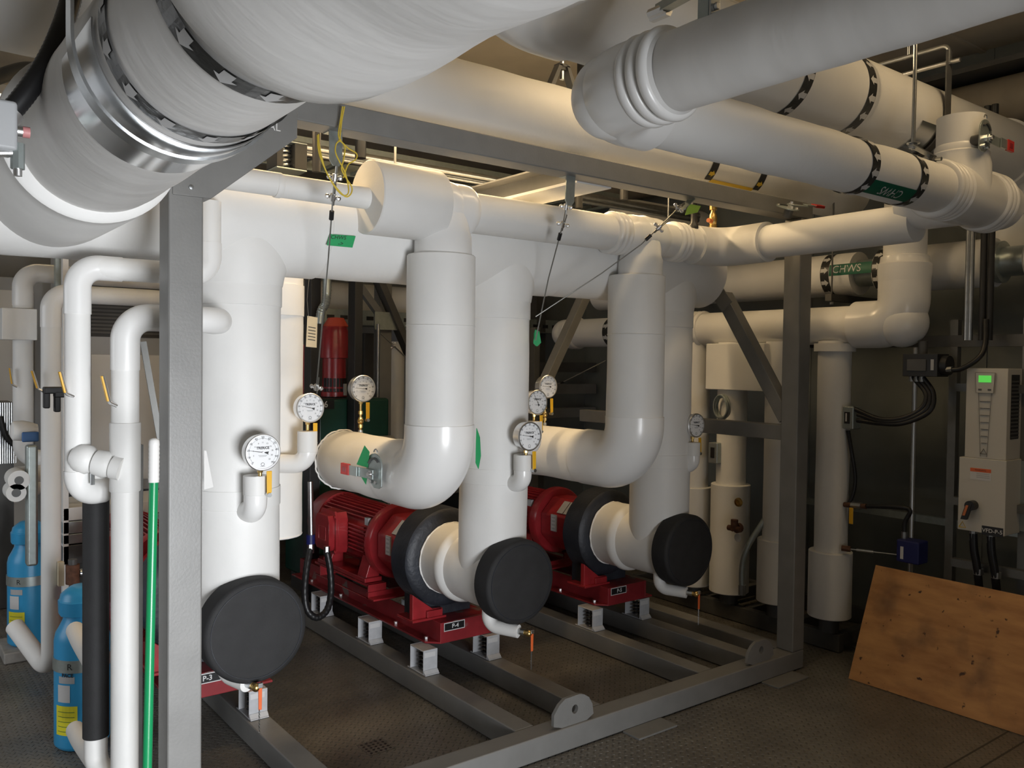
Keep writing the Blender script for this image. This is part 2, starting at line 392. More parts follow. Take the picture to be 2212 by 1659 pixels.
mb.text('CHWS', .022, ct+zd*.012-xd*.015, xd, zd, INK); mb.text('->', .024, ct-zd*.012, xd, zd, INK)
lab(part(mb,'tape_label',hd),'green tape hand lettered CHWS')

# three suction risers with black strainer covers
rl = ['white insulated suction riser nearest the grey post, largest black end cover below','white insulated suction riser of the pump tagged P-4, black end cover at its foot','white insulated suction riser of the pump tagged P-5, farthest right of the three']
risers = []
for i, x in enumerate(PXS):
    t = thing('suction_riser', rl[i], 'pipe', (x,YR,.4), 'pump suction risers'); r = RR if i < 2 else .163; zc = .62
    mb = MB(); pipe_z(mb,x,YR,zc,1.90,r,JK,48,.003); part(mb,'riser_jacket',t)
    for zz in (1.80,1.05):
        mb = MB(); mb.lathe((x,YR,zz),(0,0,1),[(0,r+.0005),(.001,r+.0018),(.07,r+.0018),(.071,r+.0005)] if zz<1.5 else [(0,r+.0005),(.003,r+.0035),(.12,r+.0035)],JK,48); part(mb,'jacket_seam',t)
    mb = MB()
    mb.lathe((x,3.0,zc),(0,1,0),[(0,r+.004),(.36,r+.004),(.375,r+.02),(.40,r+.026),(.42,r+.018),(.548,r+.016),(.552,r*.4)],JK,56)
    mb.ball((x,YR,zc),r+.003,JK,32); part(mb,'diffuser_jacket',t)
    mb = MB(); mb.tube([V((x,3.546,zc))+V((math.cos(a),0,math.sin(a)))*(r+.014+.004*random.random()) for a in [2*PI*k/60 for k in range(60)]],.005,FRAY,6,closed=True); part(mb,'frayed_hem',t)
    mb = MB(); rc = .19; mb.lathe((x,2.965,zc),(0,1,0),[(.0,.001),(.0,rc-.03),(.002,rc-.012),(.008,rc-.003),(.016,rc),(.10,rc),(.104,rc-.004),(.104,r)],FOAM,64)
    cv = part(mb,'strainer_cover',t); lab(cv,'black foam strainer cover')
    mb = MB(); mb.tube([V((x,2.9645,zc))+V((math.cos(a),0,math.sin(a)))*(rc-.022) for a in [2*PI*k/72 for k in range(72)]],.0012,FOAM2,5,closed=True); part(mb,'cover_seam',cv)
    # drain stub and valve
    dr = thing('drain_valve', ['orange handled drain valve under the largest black end cover','orange handled drain valve under the black cover beside tag P-4','orange handled drain valve under the far right black end cover'][i], 'valve', (x-.06,2.98,.36), 'strainer drain valves')
    mb = MB(); dz = .40; xk = 0
    if i == 0: dz = .437; xk = -.03
    mb.tube(bend([(x-.07,3.12,zc-r+.03),(x-.07,3.12,dz),(x+xk,2.985,dz-.005)],.05,8),.03,JK,20); part(mb,'drain_pipe',dr)
    mb = MB(); d = (V((x+xk,2.985,dz-.005))-V((x-.07,3.12,dz))).normalized(); b0 = V((x+xk,2.985,dz-.005))
    mb.cyl(b0,b0+d*.03,.014,GALV,n=8); mb.cyl(b0+d*.03,b0+d*.06,.011,BRASS,n=12); mb.ball(b0+d*.05,.016,BRASS,12); part(mb,'valve_body',dr)
    mb = MB(); e = b0+d*.05+V((.012,-.012,.004)); mb.prism([e+V((-.007,0,0)),e+V((.007,0,0)),e+V((.006,0,-.085)),e+V((-.006,0,-.085))],(0,.005,0),ORNG); mb.box(e+V((-.009,-.004,-.005)),e+V((.009,.008,.012)),GALV); part(mb,'lever',dr,.0015)
    mb = MB(); q = e+V((-.004,0,-.085))
    for k in range(14): mb.tube([q+V((.0025*math.cos(a),.0,-.006*k+.0045*math.sin(a))) if k%2 else q+V((0,.0025*math.cos(a),-.006*k+.0045*math.sin(a))) for a in [2*PI*j/8 for j in range(8)]],.0008,GALV,4,closed=True)
    part(mb,'plug_chain',dr); risers.append(t)

# the discharge drops with their level legs
def discharge(x, y, lbl, tagged):
    t = thing('discharge_pipe', lbl, 'pipe', (x,y,.95), 'pump discharge drops'); r = .14; zc = 1.115
    mb = MB(); pipe_z(mb,x,y,1.34,2.03,r,JK,48,.003); mb.lathe((x,y,2.03),(0,0,1),[(0,r-.0),(.004,r-.004),(.004,r-.03)],JK,40,(True,False)); part(mb,'drop_jacket',t)
    mb = MB(); mb.lathe((x,y,1.745),(0,0,1),[(0,r+.0005),(.002,r+.003),(.004,r+.0005)],JK,40); part(mb,'jacket_seam',t)
    mb = MB(); mb.tube(bend([(x,y,1.345),(x,y,zc),(x,y+.34,zc)],.19,16),r+.004,PVC,48); part(mb,'elbow_cover',t)
    mb = MB(); k = 14; mb.lathe((x,y+.3,zc),(0,1,0),[(.58*i/k,r) for i in range(k+1)]+[(.585,r-.01),(.59,.001)],JK,48,(True,True),.006,6.); part(mb,'level_jacket',t)
    mb = MB(); mb.tube([V((x,y+.882,zc))+V((math.cos(a),0,math.sin(a)))*(r+.002+.005*random.random()) for a in [2*PI*j/70 for j in range(70)]],.004,FRAY,6,closed=True); part(mb,'frayed_hem',t)
    mb = MB(); mb.tube(bend([(x,y+.84,zc),(x,y+1.0,zc),(x+.34,y+1.0,zc)],.11,10),.095,STLD,24); part(mb,'return_elbow',t)
    return t
d4 = discharge(1.882,2.943,'white insulated discharge drop with glossy elbow, above red pump P-4', True)
d5 = discharge(3.025,2.953,'white insulated discharge drop with glossy elbow left of the P-5 riser', False)
# stub pipes behind the risers (only the one by the first riser shows whole)
for i, (x, l) in enumerate(((1.49,'white vertical pipe close behind the riser nearest the post, open lower end'),(2.70,'white vertical pipe hidden behind the P-4 riser'))):
    t = thing('balance_pipe', l, 'pipe', (x,3.75,.80), 'pipes behind the risers')
    mb = MB(); pipe_z(mb,x,3.75,.80,2.08,.138,JK,40,.003); mb.lathe((x,3.75,1.80),(0,0,1),[(0,.1385),(.002,.1415),(.14,.1415)],JK,40); part(mb,'jacket',t)
    mb = MB(); mb.tube([V((x,3.75,.803))+V((math.cos(a),math.sin(a),0))*(.134+.004*random.random()) for a in [2*PI*j/50 for j in range(50)]],.005,FRAY,6,closed=True); part(mb,'frayed_hem',t)

# discharge header: level run, elbow, run towards the viewer
dh = thing('discharge_header', 'thin white insulated header crossing above the two discharge drops', 'pipe', (2.6,2.93,2.1))
YD, ZD, RD = 2.93, 2.222, .083
path = bend([(1.60,YD,ZD),(3.62,YD,ZD),(3.60,1.86,2.225)],.13,14)
mb = MB(); mb.tube(path,RD,JK,36); part(mb,'jacket',dh)
mb = MB(); mb.lathe((1.535,YD,ZD+.004),(1,0,0),[(0,.043),(0,.137),(.004,.141),(.30,.141),(.306,.137),(.306,.08)],JK,56,(True,True)); part(mb,'end_sleeve',dh)
for x, y, rr in ((1.882,YD,.108),(3.025,YD,.10)):
    mb = MB(); mb.lathe((x-.13,YD,ZD),(1,0,0),[(0,RD),(.012,rr-.012),(.03,rr-.002),(.05,rr),(.21,rr),(.23,rr-.002),(.248,rr-.012),(.26,RD)],PVC,48)
    mb.lathe((x,YD,ZD),(0,0,-1),[(0,rr),(.09,rr),(.115,rr+.008),(.20,rr+.010)],PVC,44,(False,False)); mb.ball((x,YD,ZD),rr+.004,PVC,28); part(mb,'tee_cover',dh)
for x in (2.84,3.27):
    mb = MB(); mb.lathe((x-.04,YD,ZD),(1,0,0),[(0,RD)]+ribs(.0,RD+.004,.014,3,.030,.028)+[(.10,RD)],PVC,44,(False,False)); part(mb,'ribbed_collar',dh)
mb = MB(); mb.tube(bend([(3.40,YD,ZD),(3.62,YD,ZD),(3.61,2.62,ZD+.001)],.13,14),RD+.017,JK,40); part(mb,'elbow_jacket',dh)
mb = MB(); mb.lathe((1.18,YD,ZD),(1,0,0),[(0,.042),(.36,.042)],JK,28); mb.lathe((.95,YD,ZD+.003),(1,0,0),[(0,.042),(.24,.042)],JK,28); mb.lathe((1.17,YD,ZD),(1,0,0),[(0,.043),(.003,.0445),(.02,.0445),(.023,.043)],JK,28)
lab(tag(mb.build('small_bore_pipe'),'thin white pipe entering the left end of the discharge header','pipe'),'thin white pipe entering the left end of the discharge header')

# overhead main: comes from the viewer over the left post into the suction header
om = thing('overhead_main', 'huge white wrapped pipe overhead at top left with black arrow bands', 'pipe', (.504,1.5,1.96))
AX, AZ, AR, BR = .504, 2.18, .185, .218
def ARY_(y): return .172+.022*max(0,min(1,(y-1.4)/1.0))
mb = MB(); k = 24; mb.lathe((AX,1.10,AZ),(0,1,0),[(1.40*i/k,ARY_(1.10+1.40*i/k)) for i in range(k+1)],JKX,72,(True,True),.003,7.); part(mb,'jacket',om)
mb = MB(); k = 50; prof = [(0,AR),(.0,BR-.014),(.004,BR-.005),(.012,BR)]+[(.012+2.5*i/k,BR+.004*math.sin(i*.9)) for i in range(1,k+1)]
mb.lathe((AX,1.15,AZ),(0,-1,0),prof,JKX,96,(True,True),.012,1.,(6,1.6,6)); lab(part(mb,'wrinkled_sleeve',om),'wider wrinkled canvas sleeve')
mb = MB(); mb.lathe((AX-.012,2.47,AZ),(0,1,0),[(0,.17),(0,.214),(.006,.222),(.08,.222),(.085,.224),(.74,.224)],JK,64); part(mb,'elbow_jacket',om)
for y, fl in ((1.275,1),(1.575,1)):
    mb = MB(); arrow_band(mb,(AX,y,AZ),(0,1,0),ARY_(y)+.003,.052,15,flip=fl); part(mb,'arrow_band',om)
mb = MB(); n = 40
def halfshell(mb, y0, y1, r, a0, a1, th, m, cx=AX, cz=AZ, n=40):
    vs = []; fs = []
    for i in range(n+1):
        a = a0+(a1-a0)*i/n; d = V((math.sin(a),0,math.cos(a)))
        for yy, rr in ((y0,r),(y1,r),(y1,r+th),(y0,r+th)): vs.append(V((cx,yy,cz))+d*rr)
    for i in range(n):
        b = 4*i
        for k_ in range(4): fs.append((b+k_,b+(k_+1)%4,b+4+(k_+1)%4,b+4+k_))
    fs += [(0,3,2,1),(4*n,4*n+1,4*n+2,4*n+3)]
    return mb.add(vs,fs,m)
halfshell(mb,1.63,1.90,ARY_(1.76)+.0025,.42*PI,1.52*PI,.0025,SHEET); lab(part(mb,'saddle',om),'shiny sheet metal saddle')
hg = thing('clevis_hanger', 'wide galvanised strap hanger looped under the huge overhead pipe', 'hanger', (AX,1.70,AZ-.2))
mb = MB(); rs = .1925; HX = AX-.0095
halfshell(mb,1.680,1.724,rs,.5*PI,1.5*PI,.006,GALV,HX); mb.box((HX-rs-.006,1.680,AZ),(HX-rs,1.724,ZC),GALV); mb.box((HX+rs,1.680,AZ),(HX+rs+.006,1.724,ZC),GALV); part(mb,'strap',hg,merge=True)
mb = MB(); mb.cyl((AX-rs-.03,1.70,2.62),(AX+rs+.03,1.70,2.62),.008,GALV,n=10); part(mb,'cross_bolt',hg)

# overhead return behind the top beam
t = thing('overhead_return', 'long white overhead pipe just behind the grey top beam, with yellow arrow labels', 'pipe', (2,2.92,2.5))
mb = MB(); pipe_x(mb,-1.85,4.80,2.92,2.665,.16,JK,48,.003); part(mb,'jacket',t)
for px, py in ((1537,368),(1640,392)):
    mb = MB(); x = aty(px,py,2.80).x; arrow_band(mb,(x,2.92,2.665),(1,0,0),.161,.05,2,.50*PI,.80*PI,1,INK,ARY,1.); lab(part(mb,'arrow_label',t),'black label with yellow arrows')
mb = MB(); x0 = aty(1537,368,2.80).x; x1 = aty(1640,392,2.80).x; a0, a1 = .785*PI, .84*PI; cyl_ = lambda xx,a,rr=.1614: V((xx,2.92-rr*math.sin(a),2.665+rr*math.cos(a)))
for i in range(6):
    b0 = a0+(a1-a0)*i/6; b1 = a0+(a1-a0)*(i+1)/6; mb.add([cyl_(x0+.02,b0),cyl_(x1-.02,b0),cyl_(x1-.02,b1),cyl_(x0+.02,b1)],[(3,2,1,0)],ARY)
part(mb,'text_label',t)

# overhead supply (two white arrow bands), elbowed at both ends
YU, ZU, RU = 1.967, 2.70, .165
t = thing('overhead_supply', 'thick white overhead pipe with two black and white arrow bands, top right', 'pipe', (3,YU,ZU-RU))
mb = MB(); mb.tube(bend([(1.42,-1.6,ZU),(1.42,YU,ZU),(4.88,YU,ZU),(4.88,YU,2.20)],.24,16),RU,JK,56); part(mb,'jacket',t)
mb = MB(); mb.tube(bend([(1.42,YU-.32,ZU),(1.42,YU,ZU),(1.71,YU,ZU)],.22,16),RU+.012,PVC,56); part(mb,'elbow_cover',t)
mb = MB(); mb.tube(bend([(4.62,YU,ZU),(4.88,YU,ZU),(4.88,YU,2.40)],.20,16),RU+.012,PVC,56); part(mb,'elbow_cover',t)
for px, py in ((1735,210),(1868,200)):
    mb = MB(); x = aty(px,py,YU-.13).x; arrow_band(mb,(x,YU,ZU),(1,0,0),RU+.001,.052,15,flip=-1); part(mb,'arrow_band',t)
mb = MB(); x = aty(1990,250,YU-.14).x
def hs_x(mb, x0, x1, r, a0, a1, th, m, cy, cz, n=32):
    vs = []; fs = []
    for i in range(n+1):
        a = a0+(a1-a0)*i/n; d = V((0,-math.sin(a),math.cos(a)))
        for xx, rr in ((x0,r),(x1,r),(x1,r+th),(x0,r+th)): vs.append(V((xx,cy,cz))+d*rr)
    for i in range(n):
        b = 4*i
        for k_ in range(4): fs.append((b+k_,b+(k_+1)%4,b+4+(k_+1)%4,b+4+k_))
    fs += [(0,3,2,1),(4*n,4*n+1,4*n+2,4*n+3)]
    return mb.add(vs,fs,m)
hs_x(mb,x-.02,x+.26,RU+.002,.62*PI,1.4*PI,.002,SHEET,YU,ZU); part(mb,'saddle',t)
hg = thing('clevis_hanger', 'steel clevis strap hanger round the thick pipe, upper right', 'hanger', (x+.14,YU,ZU-RU-.01))
mb = MB(); xs = x+.15; rs = RU+.010
hs_x(mb,xs-.022,xs+.022,rs,.5*PI,1.5*PI,.006,STLD,YU,ZU); mb.box((xs-.022,YU-rs-.006,ZU),(xs+.022,YU-rs,ZU+.26),STLD); mb.box((xs-.022,YU+rs,ZU),(xs+.022,YU+rs+.006,ZU+.26),STLD); part(mb,'strap',hg)
mb = MB(); mb.tube(bend([(xs,YU-rs-.003,ZU+.2),(xs,YU-rs-.003,ZU+.285),(xs,YU+rs+.003,ZU+.285),(xs,YU+rs+.003,ZU+.2)],.03,6),.009,GALV,8); mb.cyl((xs,YU-rs-.05,ZU+.21),(xs,YU+rs+.04,ZU+.21),.009,CHROME,n=10); mb.cyl((xs,YU,ZU+.285),(xs,YU,ZC),.007,GALV,n=10); part(mb,'yoke',hg)

# branch main: from the viewer, elbow, then right to a valve tee
t = thing('branch_main', 'white overhead pipe with a ribbed glossy elbow and CHWS arrow label, right', 'pipe', (2.4,1.67,2.2))
YB_, ZB, RB = 1.673, 2.31, .095; X3 = 1.572
mb = MB(); k = 40; mb.lathe((X3,1.45,ZB),(0,-1,0),[(3.1*i/k,RB) for i in range(k+1)],JKX,56,(True,True),.004,8.); part(mb,'near_jacket',t)
mb = MB(); k = 30; mb.lathe((X3+.14,YB_,ZB),(1,0,0),[((3.6-X3-.2)*i/k,RB) for i in range(k+1)],JK,52,(True,True),.005,7.); part(mb,'cross_jacket',t)
mb = MB(); mb.tube(bend([(X3,1.505,ZB),(X3,YB_,ZB),(X3+.18,YB_,ZB)],.115,16),RB+.016,PVC,52)
mb.ball((X3+.02,YB_-.02,ZB),RB+.0165,PVC,40); part(mb,'elbow_cover',t)
mb = MB(); mb.lathe((X3,1.52,ZB),(0,-1,0),[(0,RB+.014)]+ribs(.0,RB+.006,.014,3,.036,.032)+[(.115,RB)],PVC,56,(False,False)); part(mb,'ribbed_collar',t)
XT = 3.60
mb = MB(); mb.lathe((XT-.24,YB_,ZB),(1,0,0),[(0,RB)]+ribs(.0,RB+.006,.016,3,.034,.030)+[(.11,RB+.022),(.38,RB+.022)]+ribs(.40,RB+.018,.014,3,.034,.030)+[(.52,RB+.006),(.60,RB+.006),(.60,.01)],PVC,56)
mb.lathe((XT-.02,YB_,ZB),(0,0,1),[(0,RB+.022),(.12,RB+.02),(.15,RB+.012),(.165,RB+.014),(.172,RB+.004),(.19,RB+.004),(.20,RB-.002)],PVC,52,(True,False))
mb.lathe((XT,YB_,ZB-.01),(0,1,0),[(0,RB+.014),(.14,RB+.014),(.20,RB+.005),(.25,RD)],PVC,48,(False,False)); part(mb,'tee_cover',t)
mb = MB(); pipe_z(mb,XT-.02,YB_,ZB+.19,ZB+.315,RB-.003,JK,44); part(mb,'branch_jacket',t)
xb0 = aty(1890,370,YB_-.09).x; xb1 = aty(1995,400,YB_-.09).x
for xx in (xb0,xb1):
    mb = MB(); arrow_band(mb,(xx,YB_,ZB),(1,0,0),RB+.002,.048,11,flip=-1); part(mb,'arrow_band',t)
mb = MB(); a0, a1 = .70*PI, .90*PI; cy2 = lambda xx,a,rr=RB+.003: V((xx,YB_-rr*math.sin(a),ZB+rr*math.cos(a)))
for i in range(8):
    b0 = a0+(a1-a0)*i/8; b1 = a0+(a1-a0)*(i+1)/8; mb.add([cy2(xb0+.022,b0),cy2(xb1-.022,b0),cy2(xb1-.022,b1),cy2(xb0+.022,b1)],[(3,2,1,0)],GRNL)
mb.text('CHWS',.05,None,-X,Z,ARW,fn=lambda u,v: cy2((xb0+xb1)/2-u,.80*PI+v/RB,RB+.0045)); lab(part(mb,'text_label',t),'green label reading CHWS')
# its rod hanger and the butterfly valve on the branch
p = aty(1973,300,YB_); hg = thing('rod_hanger', 'threaded rod and pear strap holding the pipe with the CHWS label', 'hanger', (p.x,YB_,ZB))
mb = MB(); mb.cyl((p.x,YB_,ZB+RB+.03),(p.x,YB_,ZC),.0075,GALV,n=12); part(mb,'rod',hg)
mb = MB(); mb.cyl((p.x,YB_,ZB+RB+.035),(p.x,YB_,ZB+RB+.05),.017,GALV,n=6); mb.cyl((p.x,YB_,ZB+RB+.052),(p.x,YB_,ZB+RB+.056),.024,GALV,n=16)
mb.bar((p.x-.02,YB_,ZB+RB+.045),(p.x+.075,YB_-.035,ZB+RB+.01),.03,.004,GALV); mb.cyl((p.x+.08,YB_-.07,ZB+RB-.005),(p.x+.08,YB_+.0,ZB+RB+.005),.008,GALV,n=8); mb.cyl((p.x+.08,YB_-.045,ZB+RB-.002),(p.x+.08,YB_-.03,ZB+RB),.017,STLD,n=6); part(mb,'clamp',hg)
def gear_valve(name, lbl, c, nrm, lev, s, grp=None, tape=False):
    """throttle plate and lever of a butterfly valve; nrm points away from the pipe, lev along the lever"""
    c, nrm, lev = V(c), V(nrm).normalized(), V(lev).normalized(); upv = nrm.cross(lev)
    if upv.z < 0: upv = -upv
    t = thing(name, lbl, 'valve', c, grp); P = lambda a,b_,h=0: c+lev*a*s+upv*b_*s+nrm*h*s
    mb = MB(); mb.cyl(P(0,0,-.05),P(0,0,.0),.024*s,STLD,n=20); part(mb,'neck',t)
    mb = MB(); poly = [P(-.055,-.05),P(-.055,.03)]+[P(-.055+.115*(1-math.cos(a))*.5,.03+.055*math.sin(a)) for a in [PI*i/10 for i in range(1,10)]]+[P(.06,.01),P(.035,-.035),P(.0,-.06),P(-.035,-.06)]
    mb.prism(poly,nrm*.006*s,GALVP); part(mb,'throttle_plate',t,.0012)
    mb = MB(); mb.tube([P(.042*math.cos(a),.02+.045*math.sin(a),.010) for a in [.15*PI+.6*PI*i/10 for i in range(11)]],.0045*s,STLD,6)
    mb.cyl(P(0,0,.004),P(0,0,.03),.016*s,CHROME,n=6); mb.cyl(P(0,0,.03),P(0,0,.04),.009*s,CHROME,n=12)
    mb.cyl(P(-.02,-.035,.004),P(-.02,-.035,.016),.008*s,CHROME,n=6); mb.cyl(P(.015,-.035,.004),P(.015,-.035,.016),.008*s,CHROME,n=6); mb.tube([P(-.005+.012*math.cos(a),.09+.014*math.sin(a),.004) for a in [PI*i/8 for i in range(9)]],.003*s,GALV,6); part(mb,'fasteners',t)
    mb = MB(); mb.obox(P(.045,-.002,.022),lev*.06*s,upv*.020*s,nrm*.003*s,GALVP); mb.obox(P(.135,-.001,.030),lev*.04*s,upv*.021*s,nrm*.003*s,GALVP); lv = part(mb,'lever',t,.001)
    mb = MB(); mb.obox(P(.185,0,.030),lev*.030*s,upv*.024*s,nrm*.007*s,REDH); mb.obox(P(.185,0,.0375),lev*.015*s,upv*.011*s,nrm*.001*s,RED); lab(part(mb,'grip',lv,.003),'red grip')
    if tape:
        mb = MB(); mb.prism([P(.045,.02,.008),P(.125,.025,.012),P(.055,.115,.02),P(.025,.09,.014)],nrm*.001,GRNT); mb.prism([P(.05,-.025,.006),P(.10,-.02,.008),P(.062,-.055,.004)],nrm*.001,GRNT); lab(part(mb,'tape_flag',t),'scrap of green tape')
    return t
p = aty(2128,300,YB_-.075); gear_valve('butterfly_valve','red lever butterfly valve on the white tee branch, upper right',aty(2126,300,YB_-.115),(-.05,-1,0),(1,0,-.04),.9)
p = atx(822,1022,1.882-.14); gear_valve('butterfly_valve','red lever butterfly valve with green tape on the P-4 discharge elbow',(1.882-.165,p.y,p.z),(-1,-.15,0),(-.1,1,.02),1.0,tape=True)
# ---------------------------------------------------------------- red pumps
def pump(i, lbl, num):
    x = PXS[i]; zc = .62; t = thing('pump', lbl, 'pump', (x,4.2,.215), 'red base mounted pumps'); xo = x-.0
    P = lambda a,b_,c: V((x+a,b_,c))
    mb = MB(); z0, z1 = .222, .325
    # base: two channels with flanges turned out, cross plates
    mb.box(P(-.095,3.475,z0),P(.20,3.487,z1),REDD)
    for s in (-1,1):
        a0, a1 = (-.10,-.09) if s<0 else (.20,.21)
        mb.box(P(a0,3.475,z0),P(a1,5.15,z1),REDD)
        f0, f1 = (-.155,-.098) if s<0 else (.208,.262)
        mb.prism([P(f0,3.53 if s<0 else 3.475,z0),P(f1,3.475,z0),P(f1,5.15,z0),P(f0,5.15,z0)],(0,0,.010),REDD)
    mb.box(P(-.095,3.487,z1-.01),P(.20,3.82,z1),REDD); mb.box(P(-.095,4.75,z1-.01),P(.20,5.15,z1),REDD); mb.box(P(-.095,5.14,z0),P(.20,5.15,z1),REDD)
    part(mb,'base',t,.003)
    mb = MB()
    for yy in (3.56,3.86,4.5,4.9):
        mb.cyl(P(-.128,yy,z0+.008),P(-.128,yy,z0+.022),.011,CHROME,n=6)
    part(mb,'anchor_bolts',t)
    # volute: black painted insulation
    mb = MB(); mb.lathe((x,3.555,zc),(0,1,0),[(0,.03),(0,.20),(.008,.232),(.02,.244),(.15,.248),(.165,.236),(.175,.05)],FOAM2,64,(True,True),.004,9.)
    mb.box(P(-.16,3.60,z1+.001),P(.16,3.72,.47),FOAM2); part(mb,'volute',t)
    mb = MB(); mb.prism([P(-.205,3.565,z1),P(-.03,3.565,z1),P(-.03,3.565,z1+.045),P(-.09,3.565,z1+.05),P(-.205,3.565,z1+.135)],(0,.03,0),RED)
    mb.box(P(-.215,3.545,z1),P(-.02,3.70,z1+.012),RED); mb.box(P(-.13,3.548,z1+.012),P(-.04,3.566,z1+.045),RED); mb.cyl(P(-.12,3.61,z1+.01),P(-.12,3.61,z1+.03),.010,REDD,n=6); part(mb,'foot_bracket',t,.003)
    # coupling guard / bearing bracket
    mb = MB(); oct_ = [(.17*math.cos(a),.17*math.sin(a)) for a in [PI/8+PI/4*k for k in range(8)]]
    mb.prism([P(a,3.735,zc+b_) for a,b_ in oct_],(0,.285,0),RED); br = part(mb,'bearing_bracket',t,.012)
    mb = MB(); mb.box(P(-.164,3.865,zc-.03),P(-.1565,3.915,zc+.07),GREYP); mb.box(P(-.164,3.87,zc-.025),P(-.1645,3.91,zc+.065),ARW)
    for k in range(4): mb.box(P(-.1646,3.875,zc-.018+.022*k),P(-.165,3.905,zc-.008+.022*k),GREYP)
    lab(part(mb,'rating_label',br),'small silver rating label')
    mb = MB(); n1 = V((-1,0,1)).normalized(); u1 = V((1,0,1)).normalized(); c0 = P(-.113,3.80,zc+.113)
    mb.obox(c0+n1*.002,u1*.045,Y*.022,n1*.002,ISO); mb.obox(c0+n1*.002+Y*.055,u1*.045,Y*.026,n1*.002,ISO); mb.obox(c0+n1*.010-Y*.045-u1*.03,u1*.022,Y*.018,n1*.010,REDH)
    lab(part(mb,'warning_stickers',br),'grey warning stickers')
    # motor
    zm = zc+.0; rm = .165
    mb = MB(); mb.lathe((x,4.02,zm),(0,1,0),[(0,.10),(0,.198),(.014,.205),(.055,.205),(.07,.19),(.075,rm-.02)],RED,40); part(mb,'mounting_flange',t)
    mb = MB(); mb.lathe((x,4.09,zm),(0,1,0),[(0,rm-.03),(.005,rm-.02),(.64,rm-.02),(.645,rm-.03)],RED,48)
    for k in range(44):
        a = 2*PI*k/44; ca, sa = math.cos(a), math.sin(a)
        if -.86 < sa < -.5 and abs(ca) > .3: pass
        if ca < -.80: continue
        c = P(ca*(rm-.008),4.42,zm+sa*(rm-.008)); mb.obox(c,V((ca,0,sa))*.014,Y*.31,V((-sa,0,ca))*.0035,RED)
    part(mb,'motor_body',t)
    mb = MB(); mb.lathe((x,4.735,zm),(0,1,0),[(0,rm-.02),(.004,rm+.012),(.14,rm+.008),(.17,rm-.01),(.185,rm-.05),(.19,.02)],RED,48); part(mb,'fan_cowl',t)
    mb = MB(); mb.box(P(-.185,4.10,zm-.22),P(-.08,4.70,zm-.196),RED); mb.box(P(.08,4.10,zm-.22),P(.185,4.70,zm-.196),RED)
    for s in (-1,1):
        for y0 in (4.12,4.56): mb.prism([P(s*.17,y0,zm-.20),P(s*.085,y0,zm-.20),P(s*.085,y0,zm-.12),P(s*.135,y0,zm-.09)],(0,.10,0),RED)
    part(mb,'motor_feet',t,.004)
    mb = MB()
    for s in (-1,1):
        mb.box(P(s*.13-.055,4.06,z1),P(s*.13+.055,4.072,zm-.222),RED); mb.box(P(s*.13-.055,4.06,zm-.235),P(s*.13+.055,4.74,zm-.222),RED); mb.box(P(s*.13-.055,4.66,z1),P(s*.13+.055,4.672,zm-.222),RED); mb.box(P(s*.13+s*.045,4.06,z1),P(s*.13+s*.055,4.74,zm-.30),RED)
    mb.box(P(-.19,4.05,z1),P(.19,4.075,zm-.26),RED); mb.box(P(-.19,3.99,z1),P(.19,4.075,z1+.010),RED); part(mb,'motor_riser',t,.003)
    # terminal box on the left flank
    mb = MB(); q = [(4.365,zm-.075),(4.365,zm+.085),(4.385,zm+.125),(4.545,zm+.125),(4.57,zm+.085),(4.57,zm-.085),(4.55,zm-.105),(4.38,zm-.105)]
    mb.prism([P(-.155,a,b_) for a,b_ in q],(-.06,0,0),RED); q2 = [(4.467+(a-4.467)*1.05,zm+(b_-zm)*1.05) for a,b_ in q]
    mb.prism([P(-.218,a,b_) for a,b_ in q2],(-.012,0,0),RED); q3 = [(4.467+(a-4.467)*.86,zm+(b_-zm)*.86) for a,b_ in q]
    mb.prism([P(-.230,a,b_) for a,b_ in q3],(-.035,0,0),RED); mb.tube([P(-.2655,4.42,zm-.035),P(-.2655,4.51,zm-.035),P(-.2655,4.51,zm+.04),P(-.2655,4.42,zm+.04)],.002,RED,4,closed=True); mb.text('WEG',.034,P(-.2658,4.465,zm+.002),-Y,Z,RED,bold=.0012)
    for yy, zz in ((4.375,.10),(4.555,.10),(4.375,-.095),(4.555,-.095)): mb.cyl(P(-.222,yy,zm+zz),P(-.236,yy,zm+zz),.008,RED,n=8)
    for k in range(7): mb.box(P(-.163,4.16,zm-.07+.022*k),P(-.150,4.345,zm-.062+.022*k),RED)
    part(mb,'terminal_box',t,.006)
    mb = MB(); mb.box(P(-.168,4.10,zm+.09),P(-.148,4.14,zm+.13),GREYP); lab(part(mb,'name_plate',t),'small grey motor name plate')
    # engraved tag on the base
    mb = MB(); p0 = P(-.078,3.474,z0+.062); mb.box(p0,p0+V((.115,-.0035,.034)),LABK); pl = lab(part(mb,'tag_plate',t),'black tag plate reading '+num)
    mb = MB(); mb.text(num,.030,p0+V((.062,-.0042,.017)),X,Z,ARW,bold=.0006); part(mb,'lettering',pl)
    mb = MB(); mb.box(p0+V((-.003,-.003,-.004)),p0+V((.119,-.0005,.038)),ARW); lab(part(mb,'tag_border',pl),'white tag edge')
    return t
pump(1,'red pump on a red base tagged P-4, in full view beside the middle black cover','P-4')
pump(2,'red pump on a red base tagged P-5, in the shade farther right','P-5')
pump(0,'red pump mostly hidden behind the grey post and largest black cover','P-3')
